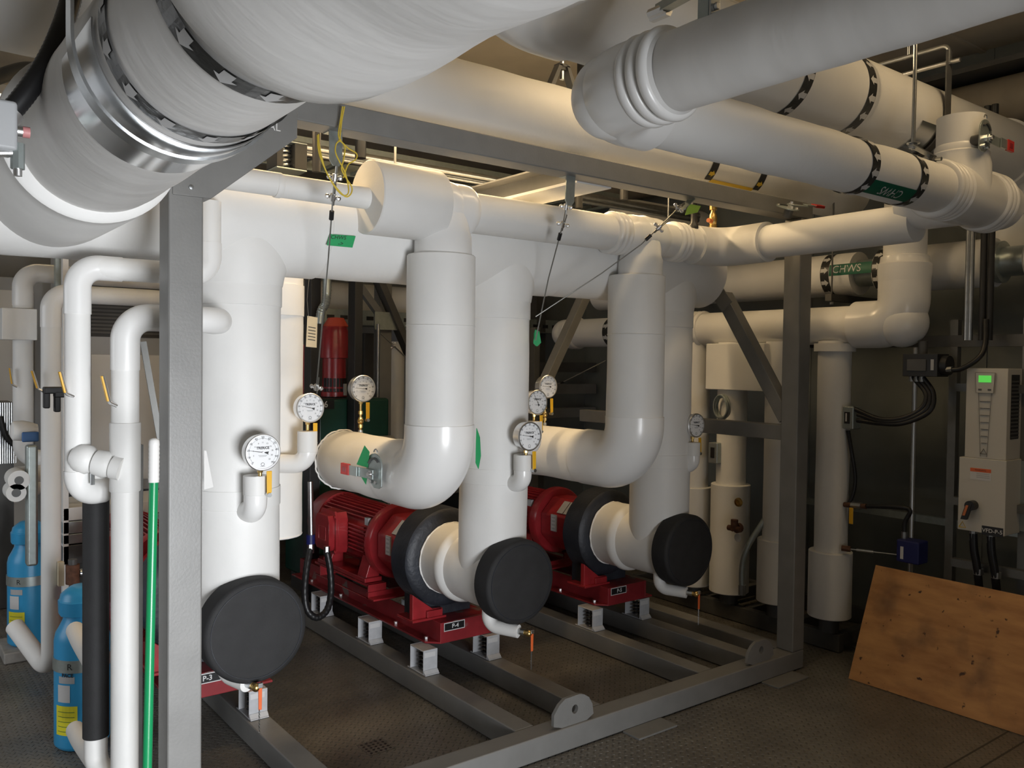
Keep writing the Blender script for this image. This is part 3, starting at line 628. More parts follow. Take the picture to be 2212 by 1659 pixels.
# spring isolators between the bases and the rails
iso_pos = [(1.312,3.46,1,'third in front of the largest black cover'),
           (2.163,3.47,0,''),(2.163,4.02,0,''),(2.163,4.62,0,''),(2.535,3.468,0,''),(2.535,4.2,0,''),
           (3.287,3.50,0,''),(3.287,4.25,0,''),(3.665,3.50,0,'')]
il = ['silver steel spring isolator under the front of the red base below the largest black cover',
      'silver steel spring isolator under the front left corner of the base tagged P-4','silver steel spring isolator halfway along the left rail of the base tagged P-4','silver steel spring isolator behind the loop of black cable, left rail of P-4',
      'silver steel spring isolator under the right corner of the base tagged P-4','silver steel spring isolator hidden under the right side of the base tagged P-4',
      'silver steel spring isolator under the front left corner of the base tagged P-5','silver steel spring isolator hidden behind the P-4 end cover, left rail of P-5','silver steel spring isolator under the right corner of the base tagged P-5']
for k, (x, y, _, _) in enumerate(iso_pos):
    t = thing('spring_isolator', il[k], 'vibration isolator', (x,y,W4), 'pump spring isolators'); zb, zt = W4+.001, .221; w = .04
    mb = MB(); mb.box((x-w,y-.05,zb),(x+w,y+.12,zb+.006),ISO); mb.box((x-w,y-.05+.02,zb),(x+w,y-.05+.026,zt),ISO); mb.box((x-w,y+.09,zb),(x+w,y+.096,zt),ISO); mb.box((x-w,y-.03,zt-.007),(x+w,y+.096,zt-.001),ISO)
    mb.prism([(x-w,y-.03,zb+.006),(x-w,y-.048,zb+.006),(x-w,y-.03,zb+.024)],(2*w,0,0),ISO); part(mb,'housing',t,.003)
    mb = MB(); mb.tube([V((x+.022*math.cos(a),y+.035+.022*math.sin(a),zb+.012+.09*a/(2*PI*4.5))) for a in [2*PI*4.5*j/80 for j in range(81)]],.005,RUB,6); mb.cyl((x,y+.035,zb+.006),(x,y+.035,zt-.007),.007,CHROME,n=10); part(mb,'spring',t)
    mb = MB(); mb.box((x-w+.006,y-.0312,zt-.035),(x+w-.014,y-.0302,zt-.012),ARW); lab(part(mb,'paper_label',t),'white paper label')

# ---------------------------------------------------------------- pressure gauges
def gauge(lbl, c, val, stem, lever=(.022,-.035,-.085), r=.0625, elbow=None, yaw=0.):
    """dial facing the front; c = dial centre, val = needle angle in degrees (0 = left, clockwise), stem = z of the stem foot"""
    c = V(c); t = thing('pressure_gauge', lbl, 'gauge', (c.x,c.y+.03,stem), 'pressure gauges'); F = V((math.sin(yaw),-math.cos(yaw),0)); S = V((math.cos(yaw),math.sin(yaw),0))
    P = lambda a,b_,h=0: c+S*a+Z*b_+F*h
    mb = MB(); mb.lathe(c-F*.045,F,[(0,.02),(0,r-.008),(.003,r-.002),(.036,r-.002),(.038,r+.003),(.047,r+.003),(.0495,r+.0005),(.0495,r-.004),(.046,r-.005)],CHROME,56,(True,False)); part(mb,'case',t)
    mb = MB(); mb.lathe(c-F*.001,F,[(0,.001),(.0008,.0015),(.0008,r-.0045),(0,r-.0045)],DIAL,48,(False,False)); dl = part(mb,'dial',t)
    mb = MB()
    for k in range(101):
        a = math.radians(225-270*k/100); q = k%10==0; h = k%5==0; r0 = .80 if q else (.825 if h else .84); u = V((S*math.cos(a)+Z*math.sin(a))); w = u.cross(F)*(.0007 if q else .0003)*r/.0625
        b0 = c+u*(r*r0*.93)+F*.0006; b1 = c+u*(r*.875*.93)+F*.0006; mb.add([b0-w,b1-w,b1+w,b0+w],[(0,1,2,3)],INK)
    for k in range(0,11):
        a = math.radians(225-270*k/10); mb.text(str(k*10),.0105*r/.0625,c+(S*math.cos(a)+Z*math.sin(a))*r*.855+F*.0007,S,Z,INK)
        if 0<k<11: mb.text(str(k*23//10*1),.0075*r/.0625,c+(S*math.cos(a)+Z*math.sin(a))*r*.56+F*.0007,S,Z,INK)
    mb.text('TRERICE',.0125*r/.0625,P(0,.25*r,.0007),S,Z,INK,bold=.0004)
    for z_, w_ in ((-.17,.26),(-.23,.2),(-.80,.14)): mb.obox(P(0,z_*r,.0007),S*w_*r,Z*.012*r,F*.0001,GREYP)
    mb.tube([P(.10*r*math.cos(a),-.68*r+.09*r*math.sin(a),.0007) for a in [2*PI*j/12 for j in range(12)]],.0006,INK,4,closed=True)
    part(mb,'dial_print',dl)
    mb = MB(); a = math.radians(180-val); u = S*math.cos(a)+Z*math.sin(a); w = u.cross(F)
    mb.prism([P(0,0,.003)+u*r*.74+w*.0003,P(0,0,.003)-u*r*.1+w*.0011,P(0,0,.003)-u*r*.1-w*.0011,P(0,0,.003)+u*r*.74-w*.0003],F*.0006,INK)
    mb.prism([P(0,0,.003)-u*r*.12+w*.0015,P(0,0,.003)-u*r*.34+w*.0055,P(0,0,.003)-u*r*.30,P(0,0,.003)-u*r*.34-w*.0055,P(0,0,.003)-u*r*.12-w*.0015],F*.0006,INK); mb.cyl(P(0,0,.001),P(0,0,.006),.0035,CHROME,n=12); part(mb,'needle',t)
    b = c-F*.025; zt = c.z-r; mb = MB()
    mb.cyl((b.x,b.y,zt+.004),(b.x,b.y,zt-.012),.010,BRASS,n=6); mb.cyl((b.x,b.y,zt-.012),(b.x,b.y,stem-.004),.007,BRASS,n=12)
    L_ = zt-stem
    if L_ > .06:
        for f in (.3,.5,.72,.9): mb.cyl((b.x,b.y,zt-L_*f),(b.x,b.y,zt-L_*f-.016),.012,BRASS if f<.85 else GALV,n=8)
        mb.ball((b.x,b.y,zt-L_*.62),.016,BRASS,12)
    part(mb,'brass_stem',t)
    mb = MB(); l = b+V((lever[0],lever[1],0)); z1_ = zt-.004; z2_ = z1_+lever[2]
    mb.prism([V((l.x-.011,l.y,z1_)),V((l.x+.009,l.y,z1_)),V((l.x+.007,l.y-.004,z2_+.01)),V((l.x+.0,l.y-.004,z2_)),V((l.x-.011,l.y-.004,z2_+.004))],(0,.005,0),YEL); lv = part(mb,'valve_lever',t,.0018); lab(lv,'yellow lever')
    mb = MB(); mb.cyl((l.x-.003,l.y+.014,z2_+.0),(l.x-.003,l.y-.010,z2_+.0),.0085,GALV,n=6); part(mb,'lever_nut',lv)
    return t
def stub(lbl, x, y, ztop, zb, r, back, m=PVC, grp='gauge stubs'):
    """short insulated elbow that carries a gauge"""
    t = thing('gauge_stub', lbl, 'pipe fitting', (x,y,zb), grp)
    mb = MB(); mb.tube(bend([(x,y,ztop),(x,y,zb),V((x,y,zb))+V(back)],r*1.08,10),r,m,32); part(mb,'elbow_cover',t)
    mb = MB(); mb.lathe((x,y,ztop-.07),(0,0,1),[(0,r+.0005),(.001,r+.002),(.069,r+.002),(.07,r*.3)],JK,32); part(mb,'jacket',t); return t
z1 = 1.188
stub('white gauge stub on the front of the riser nearest the post',1.122,2.972,1.186,1.050,.041,(-.004,.10,0))
gauge('nearest pressure gauge, dial on the riser beside the post',(1.130,2.925,1.272),9,1.186)
stub('white gauge stub at the right edge of the P-4 riser',2.345,2.975,1.192,1.06,.040,(-.004,.10,0))
gauge('pressure gauge on the riser of P-4, level with its discharge elbow',(2.345,2.93,1.277),9,1.192)
stub('white gauge stub on the right edge of the P-5 riser',3.552,3.03,1.186,1.055,.037,(-.03,.12,0))
gauge('pressure gauge farthest right, on the riser of P-5',(3.565,3.02,1.277),9,1.186)
def stub2(lbl, x, y, ztop, zc, r, x0):
    t = thing('gauge_stub', lbl, 'pipe fitting', (x,y,zc-r), 'gauge stubs')
    mb = MB(); mb.tube(bend([(x,y,ztop),(x,y,zc),(x0,y+.08,zc)],.06,10),r,PVC,32); part(mb,'elbow_cover',t)
    mb = MB(); mb.lathe((x,y,ztop-.09),(0,0,1),[(0,r+.0005),(.001,r+.002),(.089,r+.002),(.09,r*.3)],JK,32); part(mb,'jacket',t)
stub2('white elbow stub behind the riser nearest the post',1.553,3.50,1.29,1.145,.041,1.46)
gauge('second gauge from the post, in front of the green casing',(1.563,3.495,1.392),14,1.29)
stub2('white elbow stub half hidden behind the P-4 riser',2.765,3.42,1.30,1.15,.041,2.68)
gauge('gauge half hidden behind the P-4 riser, needle pointing up',(2.778,3.41,1.398),60,1.30)
gauge('gauge on a brass stem over the level leg left of P-4 riser',(1.917,3.68,1.468),4,1.115+.136)
gauge('rearmost gauge on a brass stem, just above the gauge half hidden by the P-4 riser',(3.058,3.66,1.470),4,1.115+.136)

# ---------------------------------------------------------------- seismic cables, tags, twine
def cable(lbl, pts, r=.0028, brk=None, clamps=(), ferr=()):
    t = thing('brace_cable', lbl, 'cable', V(pts[0]), 'steel restraint cables'); pts = [V(p) for p in pts]
    mb = MB(); mb.tube(pts,r,WIRE,8); part(mb,'wire_rope',t)
    if brk:
        a, u, n = V(brk[0]), V(brk[1]), V(brk[2]); w = u.cross(n).normalized()
        mb = MB(); L_ = brk[3]; mb.prism([a+w*.024,a+w*.024+u*(L_*.85),a+w*.012+u*L_,a-w*.012+u*L_,a-w*.024+u*(L_*.85),a-w*.024],n.normalized()*.005,GALVP); mb.obox(a+n.normalized()*-.02,w*.024,n.normalized()*.024,Z*.003,GALVP); mb.cyl(a-n.normalized()*.022+Z*.002,a-n.normalized()*.022+Z*.018,.010,GALV,n=6); part(mb,'bracket',t,.001)
    def along(f):
        D = [0]; 
        for i in range(len(pts)-1): D.append(D[-1]+(pts[i+1]-pts[i]).length)
        s = f*D[-1]
        for i in range(len(pts)-1):
            if D[i+1] >= s: return pts[i].lerp(pts[i+1],(s-D[i])/max(1e-6,D[i+1]-D[i])), (pts[i+1]-pts[i]).normalized()
        return pts[-1], (pts[-1]-pts[-2]).normalized()
    if clamps:
        mb = MB()
        for f in clamps:
            p, d = along(f); mb.cyl(p-d*.012,p+d*.012,.010,CHROME,n=10); s_ = d.cross(fw).normalized(); mb.cyl(p-s_*.022,p+s_*.022,.0065,CHROME,n=8); mb.ball(p+s_*.02,.009,CHROME,8); mb.ball(p-s_*.02,.009,CHROME,8)
            mb.tube([p+d*.03+s_*.004,p-d*.05+s_*.006],.003,WIRE,6)
        part(mb,'rope_clamps',t)
    if ferr:
        mb = MB()
        for f in ferr: p, d = along(f); mb.cyl(p-d*.016,p+d*.016,.0085,RUB,n=10)
        part(mb,'rubber_ferrule',t)
    return t
Yb = YP+.05
c1 = [aty(727,345,Yb+.02),aty(722,400,Yb+.05),aty(716,470,2.75),aty(709,560,2.86),aty(700,690,4.3),aty(686,820,4.3),aty(683,843,4.3)]
p = aty(724,292,Yb); cable('steel restraint cable hung beside the tangle of yellow twine',[aty(727,345,Yb+.02),aty(720,415,Yb+.05),aty(709,560,2.85),aty(697,690,3.02),aty(683,843,3.2)],brk=(V((p.x,Yb,ZT)),V((.02,0,-1)),V((0,-1,0)),.115),clamps=(.06,.13,.985),ferr=(.2,))
p = aty(1232,392,Yb); cable('steel restraint cable hung from the middle of the top beam',[aty(1226,425,Yb+.02),aty(1217,480,Yb+.06),aty(1185,600,2.90),aty(1157,735,3.0)],brk=(V((p.x,Yb,ZT)),V((-.05,0,-1)),V((0,-1,0)),.12),clamps=(.06,.17),ferr=(.26,))
p = aty(1492,437,Yb); cable('steel restraint cable slanting down left from a bracket with a lime note',[aty(1478,437,Yb-.01),aty(1440,475,Yb-.03),aty(1385,528,2.69),aty(1300,590,2.76),aty(1157,684,2.9)],.0026,brk=(V((p.x,Yb,ZT)),V((-.75,0,-.62)),V((.62,0,-.75)),.10),clamps=(.06,.24),ferr=(.31,))
cable('steel restraint cable running level behind the P-5 discharge drop',[aty(1180,834,4.6),aty(1215,826,4.6),aty(1308,779,4.4)],.004,clamps=(.1,),ferr=(.3,))
cable('short steel cable slanting down behind the P-4 discharge drop',[aty(822,720,5.2),aty(848,745,5.2),aty(880,775,5.0)],.005,clamps=(.4,))
t = thing('twine', 'tangled loops of yellow twine hanging from the top beam', 'twine', aty(735,232,Yb-.07)); Yt = Yb-.08
def yl(pts): return spline([aty(a,b_,Yt+.006*math.sin(i*1.7)) for i,(a,b_) in enumerate(pts)],8)
mb = MB()
for q in ([(740,230),(735,262),(731,290),(734,302)],[(744,230),(738,262),(735,290),(734,303)],[(734,303),(726,312),(725,330),(735,352),(745,372),(752,400),(752,418),(742,422),(728,410),(712,385),(698,355),(688,325),(686,292)],[(735,303),(745,318),(742,345),(738,365),(748,385),(760,405),(757,420),(745,424),(722,400),(705,372),(695,340),(689,310),(688,290)],[(735,304),(752,320),(770,332),(768,345),(752,356),(742,384)]): mb.tube(yl(q),.0024,TWINE,6)
mb.ball(aty(734,303,Yt),.006,TWINE,8); part(mb,'strand',t)
def card(name, lbl, cat, pts, y, m, thick=.0012, curl=0, lines=None, group=None):
    mb = MB(); P = [aty(a,b_,y+ (curl*(i%2))) for i,(a,b_) in enumerate(pts)]; mb.prism(P,(0,thick,0),m)
    if lines:
        u = P[1]-P[0]; v = P[3]-P[0]
        for f in lines: mb.obox(P[0]+u*.5+v*f+V((0,-.001,0)),u*.36,v*.012,V((0,.0004,0)),m if False else INK)
    return tag(mb.build(name),lbl,cat)
card('sticky_note','lime sticky note hanging under the top beam','note',[(1487,440),(1514,445),(1507,459),(1480,465)],Yb-.01,LIME)
card('hang_tag','cream card tag on wire in front of the red motor','tag',[(664,682),(686,686),(684,751),(661,749)],4.1,CREAM,lines=(.35,.45,.55,.65,.75))
mb = MB(); p = aty(663,682,4.1); mb.tube([p+V((.01,0,-.01)),p+V((.0,0,.08)),p+V((.02,0,.30))],.0012,WIRE,5); tag(mb.build('tag_wire'),'thin wire holding the cream card tag','wire')
mb = MB(); P0 = [aty(1156,712,3.02),aty(1162,716,3.0),aty(1166,740,3.03),aty(1158,748,3.0),aty(1152,742,3.02),aty(1153,720,3.03)]; mb.prism(P0,(0.01,.002,0),GRNT); tag(mb.build('tape_flag'),'torn green tape flag at the lower end of a restraint cable','tape')
mb = MB(); q = [aty(1029,925,2.96),aty(1036,945,2.955),aty(1038,985,2.955),aty(1033,1013,2.96),aty(1027,1000,2.97),aty(1028,950,2.97)]; mb.prism(q,(.004,.002,0),GRNT); tag(mb.build('green_hang_tag'),'green tag peeking out beside the P-4 discharge drop','tag')
mb = MB(); mb.prism([aty(441,973,3.02),aty(446,974,3.02),aty(461,1052,3.0),aty(441,1058,3.01)],(0,.001,0),WHT); tag(mb.build('paper_sheet'),'white paper sheet stuck on the riser beside the post','paper')
# brass air vent on the header by the lime note
p = aty(1547,470,2.90); t = thing('air_vent','brass automatic air vent above the ribbed header collar','valve',(p.x,2.92,ZD+RD))
mb = MB(); x, y = p.x, 2.92; mb.lathe((x,y,ZD+RD-.005),(0,0,1),[(0,.014),(.02,.014),(.02,.022),(.035,.022),(.035,.015),(.045,.02),(.07,.022),(.09,.018),(.10,.012),(.115,.012),(.115,.02),(.135,.02),(.14,.008)],BRASS,16); part(mb,'body',t)
mb = MB(); mb.tube([(x,y,ZD+RD+.05),(x-.05,y-.01,ZD+RD+.05)],.012,COPPER,8); part(mb,'side_plug',t)
p = aty(1499,480,2.92); t = thing('small_pipe_support','black pipe support on the header near the lime note','pipe support',(p.x,2.92,ZD+RD)); mb = MB(); mb.lathe((p.x,2.92,ZD+RD-.004),(0,0,1),[(0,.03),(.012,.03),(.03,.016),(.06,.016),(.2,.016)],BLK,16); part(mb,'sleeve',t)
# valve on the top of the frame by the right post
p = aty(1725,450,2.45); gear_valve('butterfly_valve','red lever valve lying on the header by the right post',(p.x,2.50,ZD+.15),(0,-.4,1),(1,-.25,0),.9)
# ---------------------------------------------------------------- right hand wall equipment
XW = 4.35
def wy(px, py=900, x=XW): return atx(px,py,x).y
def wz(px, py, x=XW): return atx(px,py,x).z
def ybox(mb, y0, y1, z0, z1, x0, x1, m): return mb.box((min(x0,x1),min(y0,y1),min(z0,z1)),(max(x0,x1),max(y0,y1),max(z0,z1)),m)
# variable speed drive on its stand
t = thing('motor_drive', 'cream wall mounted motor drive with lit green screen, plate VFD-P-5', 'motor drive', (XW+.1,1.9,wz(2068,1143)))
yl0, yl1 = wy(2068,1140), wy(2170,1158); zl0, zl1 = wz(2068,1143), wz(2070,986); xb = XW+.17
mb = MB(); ybox(mb,yl0,yl1,zl0,zl1,XW,xb,BEIGE); lo = part(mb,'lower_box',t,.004)
yu0, yu1 = wy(2083,900), wy(2173,900); zu1 = wz(2086,795)
mb = MB(); n = 6; ymid = (yu0+yu1)/2; hw = (yu0-yu1)/2
prof = [V((XW+.012-.010*math.cos(PI*.5*(-1+2*k/n)),ymid+hw-2*hw*k/n,zl1)) for k in range(n+1)]+[V((xb,yu1,zl1)),V((xb,yu0,zl1))]
mb.prism(prof,(0,0,zu1-zl1),BEIGE); up_ = part(mb,'drive_cover',t,.003)
mb = MB(); ybox(mb,yu1-.0015,yu1,zl1+.10,zu1-.03,XW+.05,xb-.03,BLK); 
for k in range(16): ybox(mb,yu1-.003,yu1-.0015,zl1+.105+.018*k,zl1+.113+.018*k,XW+.05,xb-.03,STLD)
lab(part(mb,'side_grille',up_),'black side grille')
fx = XW-.0005; yc = (wy(2109,827)+wy(2149,827))/2; zk0, zk1 = wz(2129,849), wz(2129,805)
mb = MB(); mb.prism([(fx,yc+.045,zk1),(fx,yc-.045,zk1),(fx,yc-.040,zk0),(fx,yc+.040,zk0)],(-.006,0,0),BEIGE)
for s in (-1,1): ybox(mb,yc+s*.022-.008,yc+s*.022+.008,zk0+.012,zk0+.020,fx-.008,fx-.006,STLD)
mb.tube([(fx-.0062,yc+.045,zk1),(fx-.0062,yc-.045,zk1),(fx-.0062,yc-.040,zk0),(fx-.0062,yc+.040,zk0)],.0012,STLD,4,closed=True); kp_ = part(mb,'keypad',t,.002)
mb = MB(); ybox(mb,yc+.029,yc-.029,zk0+.052,zk0+.085,fx-.0085,fx-.006,SCREEN); lab(part(mb,'screen',kp_),'lit green screen')
mb = MB()
for k in range(7): ybox(mb,yc+.024-.002*k,yc-.024+.002*k,zk0-.04-.034*k,zk0-.042-.034*k,fx-.002,fx+.004,STLD)
for s in (-1,1): mb.bar((fx-.001,yc+s*.030,zk0),(fx-.001,yc+s*.015,zl1+.01),.001,.002,STLD,Y)
tri = lambda cy,cz,s: [V((fx-.002,cy+s,cz-s*.8)),V((fx-.002,cy-s,cz-s*.8)),V((fx-.002,cy,cz+s))]
mb.tube(tri(yc,zl1+.035,.014),.0018,STLD,4,closed=True); part(mb,'cover_marks',up_)
mb = MB(); a, b_ = wy(2096,1024), wy(2141,1024); c_, d_ = wz(2118,1037), wz(2118,1012)
ybox(mb,a,b_,c_,d_,XW-.0012,XW,ARW); ybox(mb,a,b_,d_-.018,d_,XW-.0018,XW-.0012,ORNG); mb.text('WARNING',.011,(XW-.0024,(a+b_)/2,d_-.009),-Y,Z,INK)
for k in range(3): ybox(mb,a-.03,b_+.006,d_-.028-.009*k,d_-.024-.009*k,XW-.0016,XW-.0012,GREYP)
lab(part(mb,'warning_label',lo),'orange and white warning label')
mb = MB(); cy, cz = wy(2103,1091), wz(2103,1091); mb.cyl((XW,cy,cz),(XW-.045,cy,cz),.024,BLK,n=28); mb.obox((XW-.038,cy+.014,cz-.030),(.010,0,0),V((0,.014,.0)),V((0,.012,-.040)),BLK); mb.obox((XW-.0495,cy+.016,cz-.024),(.0016,0,0),V((0,.006,0)),V((0,.008,-.026)),COPPER); lab(part(mb,'switch_handle',lo),'black rotary isolator handle')
mb = MB(); a, b_ = wy(2121,1148), wy(2167,1148); z_ = wz(2144,1148); ybox(mb,a,b_,z_-.022,z_+.022,XW-.002,XW,LABK); pl = lab(part(mb,'tag_plate',lo),'black plate reading VFD-P-5'); mb = MB(); mb.text('VFD-P-5',.027,(XW-.0026,(a+b_)/2,z_),-Y,Z,ARW,bold=.0004); part(mb,'lettering',pl)
mb = MB(); cy, cz = wy(2079,1133), wz(2079,1133); q = [V((XW-.0008,cy+.016,cz-.013)),V((XW-.0008,cy-.016,cz-.013)),V((XW-.0008,cy,cz+.016))]; mb.tube(q,.0022,ARY,4,closed=True); part(mb,'hazard_triangle',lo)
mb = MB(); ybox(mb,yl1-.035,yl1-.0,zl0+.01,zl1-.01,xb-.008,xb,GALVP); part(mb,'mounting_plate',t)
STRUT = mat('strut_steel',(.20,.20,.19),.45,.5,var=.1,vscale=20)
def strut(mb, p0, p1, m=STRUT, s=.041): return mb.bar(p0,p1,s,s,m)
t = thing('strut_stand','galvanised strut stand that carries the cream motor drive','stand',(4.7,1.7,0))
for yy in (wy(2056,1200,4.56), yl1-.01):
    mb = MB(); strut(mb,(xb+.022,yy,0),(xb+.022,yy,zu1+.25)); part(mb,'upright',t)
for zz in (zl0-.20, zl0+.12, zu1-.1):
    mb = MB(); strut(mb,(xb-.021,yl0+.09,zz),(xb-.021,.9,zz)); part(mb,'cross_rail',t)
mb = MB(); strut(mb,(xb+.03,3.2,zu1+.14),(xb+.03,.6,zu1+.14),STLD,.06); part(mb,'top_rail',t)
for k, (px, l) in enumerate(((2102,'black flexible conduit hanging under the motor drive, left of two'),(2140,'black flexible conduit hanging under the motor drive, right of two'))):
    yy = wy(px,1170,XW+.06); t = thing('flexible_conduit',l,'conduit',(XW+.06,yy,.3),'drive conduits')
    mb = MB(); mb.tube(spline([(XW+.06,yy,zl0-.02),(XW+.06,yy-.006,zl0-.10),(XW+.075,yy-.02,zl0-.22),(XW+.10,yy-.03,.35),(XW+.12,yy-.03,.02)],8),.019,RUB,14); part(mb,'hose',t)
    mb = MB(); mb.cyl((XW+.06,yy,zl0-.055),(XW+.06,yy,zl0-.001),.019,GALV,n=8); mb.cyl((XW+.08,yy-.02,zl0-.225),(XW+.08,yy-.02,zl0-.195),.025,GALV,n=8); part(mb,'connector',t)
# plywood sheet leaning on the stand
ply = bpy.data.materials.new('plywood'); ply.use_nodes = True; nt = ply.node_tree; N = nt.nodes; L = nt.links; b = N['Principled BSDF']; b.inputs['Roughness'].default_value = .6
tc = N.new('ShaderNodeTexCoord'); mp = N.new('ShaderNodeMapping'); mp.inputs['Scale'].default_value = (1,2.2,9); L.new(tc.outputs['Object'],mp.inputs['Vector'])
n1 = N.new('ShaderNodeTexNoise'); n1.inputs['Scale'].default_value = 2.4; n1.inputs['Detail'].default_value = 8; L.new(mp.outputs[0],n1.inputs['Vector'])
r1 = N.new('ShaderNodeValToRGB'); e = r1.color_ramp.elements; e[0].position = .3; e[0].color = (.36,.165,.055,1); e[1].position = .7; e[1].color = (.56,.29,.105,1); L.new(n1.outputs[0],r1.inputs[0])
n2 = N.new('ShaderNodeTexNoise'); n2.inputs['Scale'].default_value = 5.5; n2.inputs['Detail'].default_value = 5; L.new(tc.outputs['Object'],n2.inputs['Vector'])
r2 = N.new('ShaderNodeValToRGB'); e = r2.color_ramp.elements; e[0].position = .53; e[0].color = (0,0,0,1); e[1].position = .75; e[1].color = (.75,.75,.75,1); L.new(n2.outputs[0],r2.inputs[0])
mx = N.new('ShaderNodeMix'); mx.data_type = 'RGBA'; L.new(r2.outputs[0],mx.inputs['Factor']); L.new(r1.outputs[0],mx.inputs['A']); mx.inputs['B'].default_value = (.17,.085,.04,1)
n3 = N.new('ShaderNodeTexNoise'); n3.inputs['Scale'].default_value = 28; L.new(tc.outputs['Object'],n3.inputs['Vector'])
r3 = N.new('ShaderNodeValToRGB'); e = r3.color_ramp.elements; e[0].position = .68; e[0].color = (0,0,0,1); e[1].position = .74; e[1].color = (1,1,1,1); L.new(n3.outputs[0],r3.inputs[0])
m2 = N.new('ShaderNodeMix'); m2.data_type = 'RGBA'; L.new(r3.outputs[0],m2.inputs['Factor']); L.new(mx.outputs['Result'],m2.inputs['A']); m2.inputs['B'].default_value = (.07,.03,.015,1); L.new(m2.outputs['Result'],b.inputs['Base Color'])
lean = .26; mb = MB(); y0 = 2.374; ht = .548; dn = V((-ht,0,lean)).normalized()
A = V((4.018,y0,.003)); B_ = V((4.018,.55,.003)); U_ = V((lean,.012,ht)); mb.prism([A,B_,B_+U_-V((0,.012,0)),A+U_],-dn*.018,ply)
tag(mb.build('plywood_sheet'),'stained plywood sheet leaning on its long edge at lower right','board')

# level header along the wall with its drop and elbow
t = thing('wall_header','white insulated header running level along the right wall, elbow at its near end','pipe',(XW,3.5,1.72)); ZWH, RWH = 1.833, .106; yd = 2.305
mb = MB(); mb.tube(bend([(XW,5.0,ZWH),(XW,yd,ZWH),(XW,yd,2.48)],.17,14),RWH,JK,44); part(mb,'jacket',t)
mb = MB(); mb.tube(bend([(XW,yd+.26,ZWH),(XW,yd,ZWH),(XW,yd,ZWH+.30)],.13,14),RWH+.022,PVC,44); mb.lathe((XW,yd,ZWH+.22),(0,0,1),[(0,RWH+.022),(.04,RWH+.026),(.09,RWH+.026),(.10,RWH+.016),(.13,RWH+.012),(.135,RWH)],PVC,44,(False,False)); mb.ball((XW,yd+.005,ZWH+.005),RWH+.0235,PVC,36); part(mb,'elbow_cover',t)
for yy in (4.84,3.62):
    mb = MB(); mb.lathe((XW,yy,ZWH),(0,1,0),[(0,RWH)]+ribs(.0,RWH+.003,.012,3,.034,.03)+[(.11,RWH)],PVC,40,(False,False)); part(mb,'ribbed_collar',t)
mb = MB(); mb.ball((XW,5.0,ZWH),RWH+.004,PVC,32); part(mb,'end_cap',t)
mb = MB(); arrow_band(mb,(XW,4.45,ZWH),(0,1,0),RWH+.001,.06,8,flip=-1); part(mb,'band',t)
# chilled water supply run above it, lettered CHWS
XS = 4.65
t = thing('supply_run','white pipe with green CHWS label and arrow bands below the valve tee','pipe',(XS,2.6,1.99)); ZCS, RCS = 2.150, .126
mb = MB(); mb.lathe((XS,2.73,ZCS),(0,1,0),[(0,RCS-.015),(.0,RCS),(.4,RCS),(2.2,RCS)],JK,44); mb.lathe((XS,2.62,ZCS),(0,1,0),[(0,RCS*.62),(.12,RCS*.62)],GALVP,30); part(mb,'far_jacket',t)
mb = MB(); mb.lathe((XS,2.60,ZCS),(0,-1,0),[(0,.02),(0,RCS-.02),(.006,RCS-.004),(.012,RCS),(.62,RCS)],JK,44); part(mb,'label_jacket',t)
mb = MB(); mb.lathe((XS,1.99,ZCS),(0,-1,0),[(0,RCS*.6),(.02,RCS*.6),(.02,RCS*.85),(.05,RCS*.85),(.05,RCS*.6),(.17,RCS*.6)],GALVP,36); part(mb,'flange',t)
mb = MB(); mb.lathe((XS,1.82,ZCS),(0,-1,0),[(0,.02),(0,RCS-.03),(.02,RCS),(.30,RCS+.002),(.32,RCS+.03),(1.6,RCS+.03)],JK,44); part(mb,'near_jacket',t)
yb0, yb1 = atx(1786,590,XS-.1).y, atx(1898,590,XS-.1).y
for yy in (yb0,yb1):
    mb = MB(); arrow_band(mb,(XS,yy,ZCS),(0,-1,0),RCS+.001,.055,11); part(mb,'arrow_band',t)
mb = MB(); cyw = lambda y,a,rr=RCS+.0015: V((XS-rr*math.cos(a),y,ZCS+rr*math.sin(a)))
for i in range(8): b0 = -.12+.52*i/8; b1 = -.12+.52*(i+1)/8; mb.add([cyw(yb0-.03,b0),cyw(yb1+.03,b0),cyw(yb1+.03,b1),cyw(yb0-.03,b1)],[(0,1,2,3)],GRNL)
mb.text('CHWS',.062,None,-Y,Z,ARW,fn=lambda u,v: cyw((yb0+yb1)/2+.02-u,.14+v/RCS,RCS+.0028)); lab(part(mb,'text_label',t),'green label reading CHWS')
hg = thing('strut_trapeze','dark strut trapeze under the pipe with the level CHWS label','hanger',(XS,2.3,1.9))
ph = atx(1795,640,XS-.14); mb = MB(); strut(mb,(XS-.2,ph.y-.02,ZCS-RCS-.021),(XS+.5,ph.y-.02,ZCS-RCS-.021),STLD,.04); part(mb,'strut',hg)
mb = MB(); mb.cyl((XS-.165,ph.y-.02,ZCS-RCS-.06),(XS-.165,ph.y-.02,ZC),.005,STLD,n=8); mb.cyl((XS-.165,ph.y-.02,ZCS-RCS-.06),(XS-.165,ph.y-.02,ZCS-RCS-.045),.012,GALV,n=6); part(mb,'rod',hg)
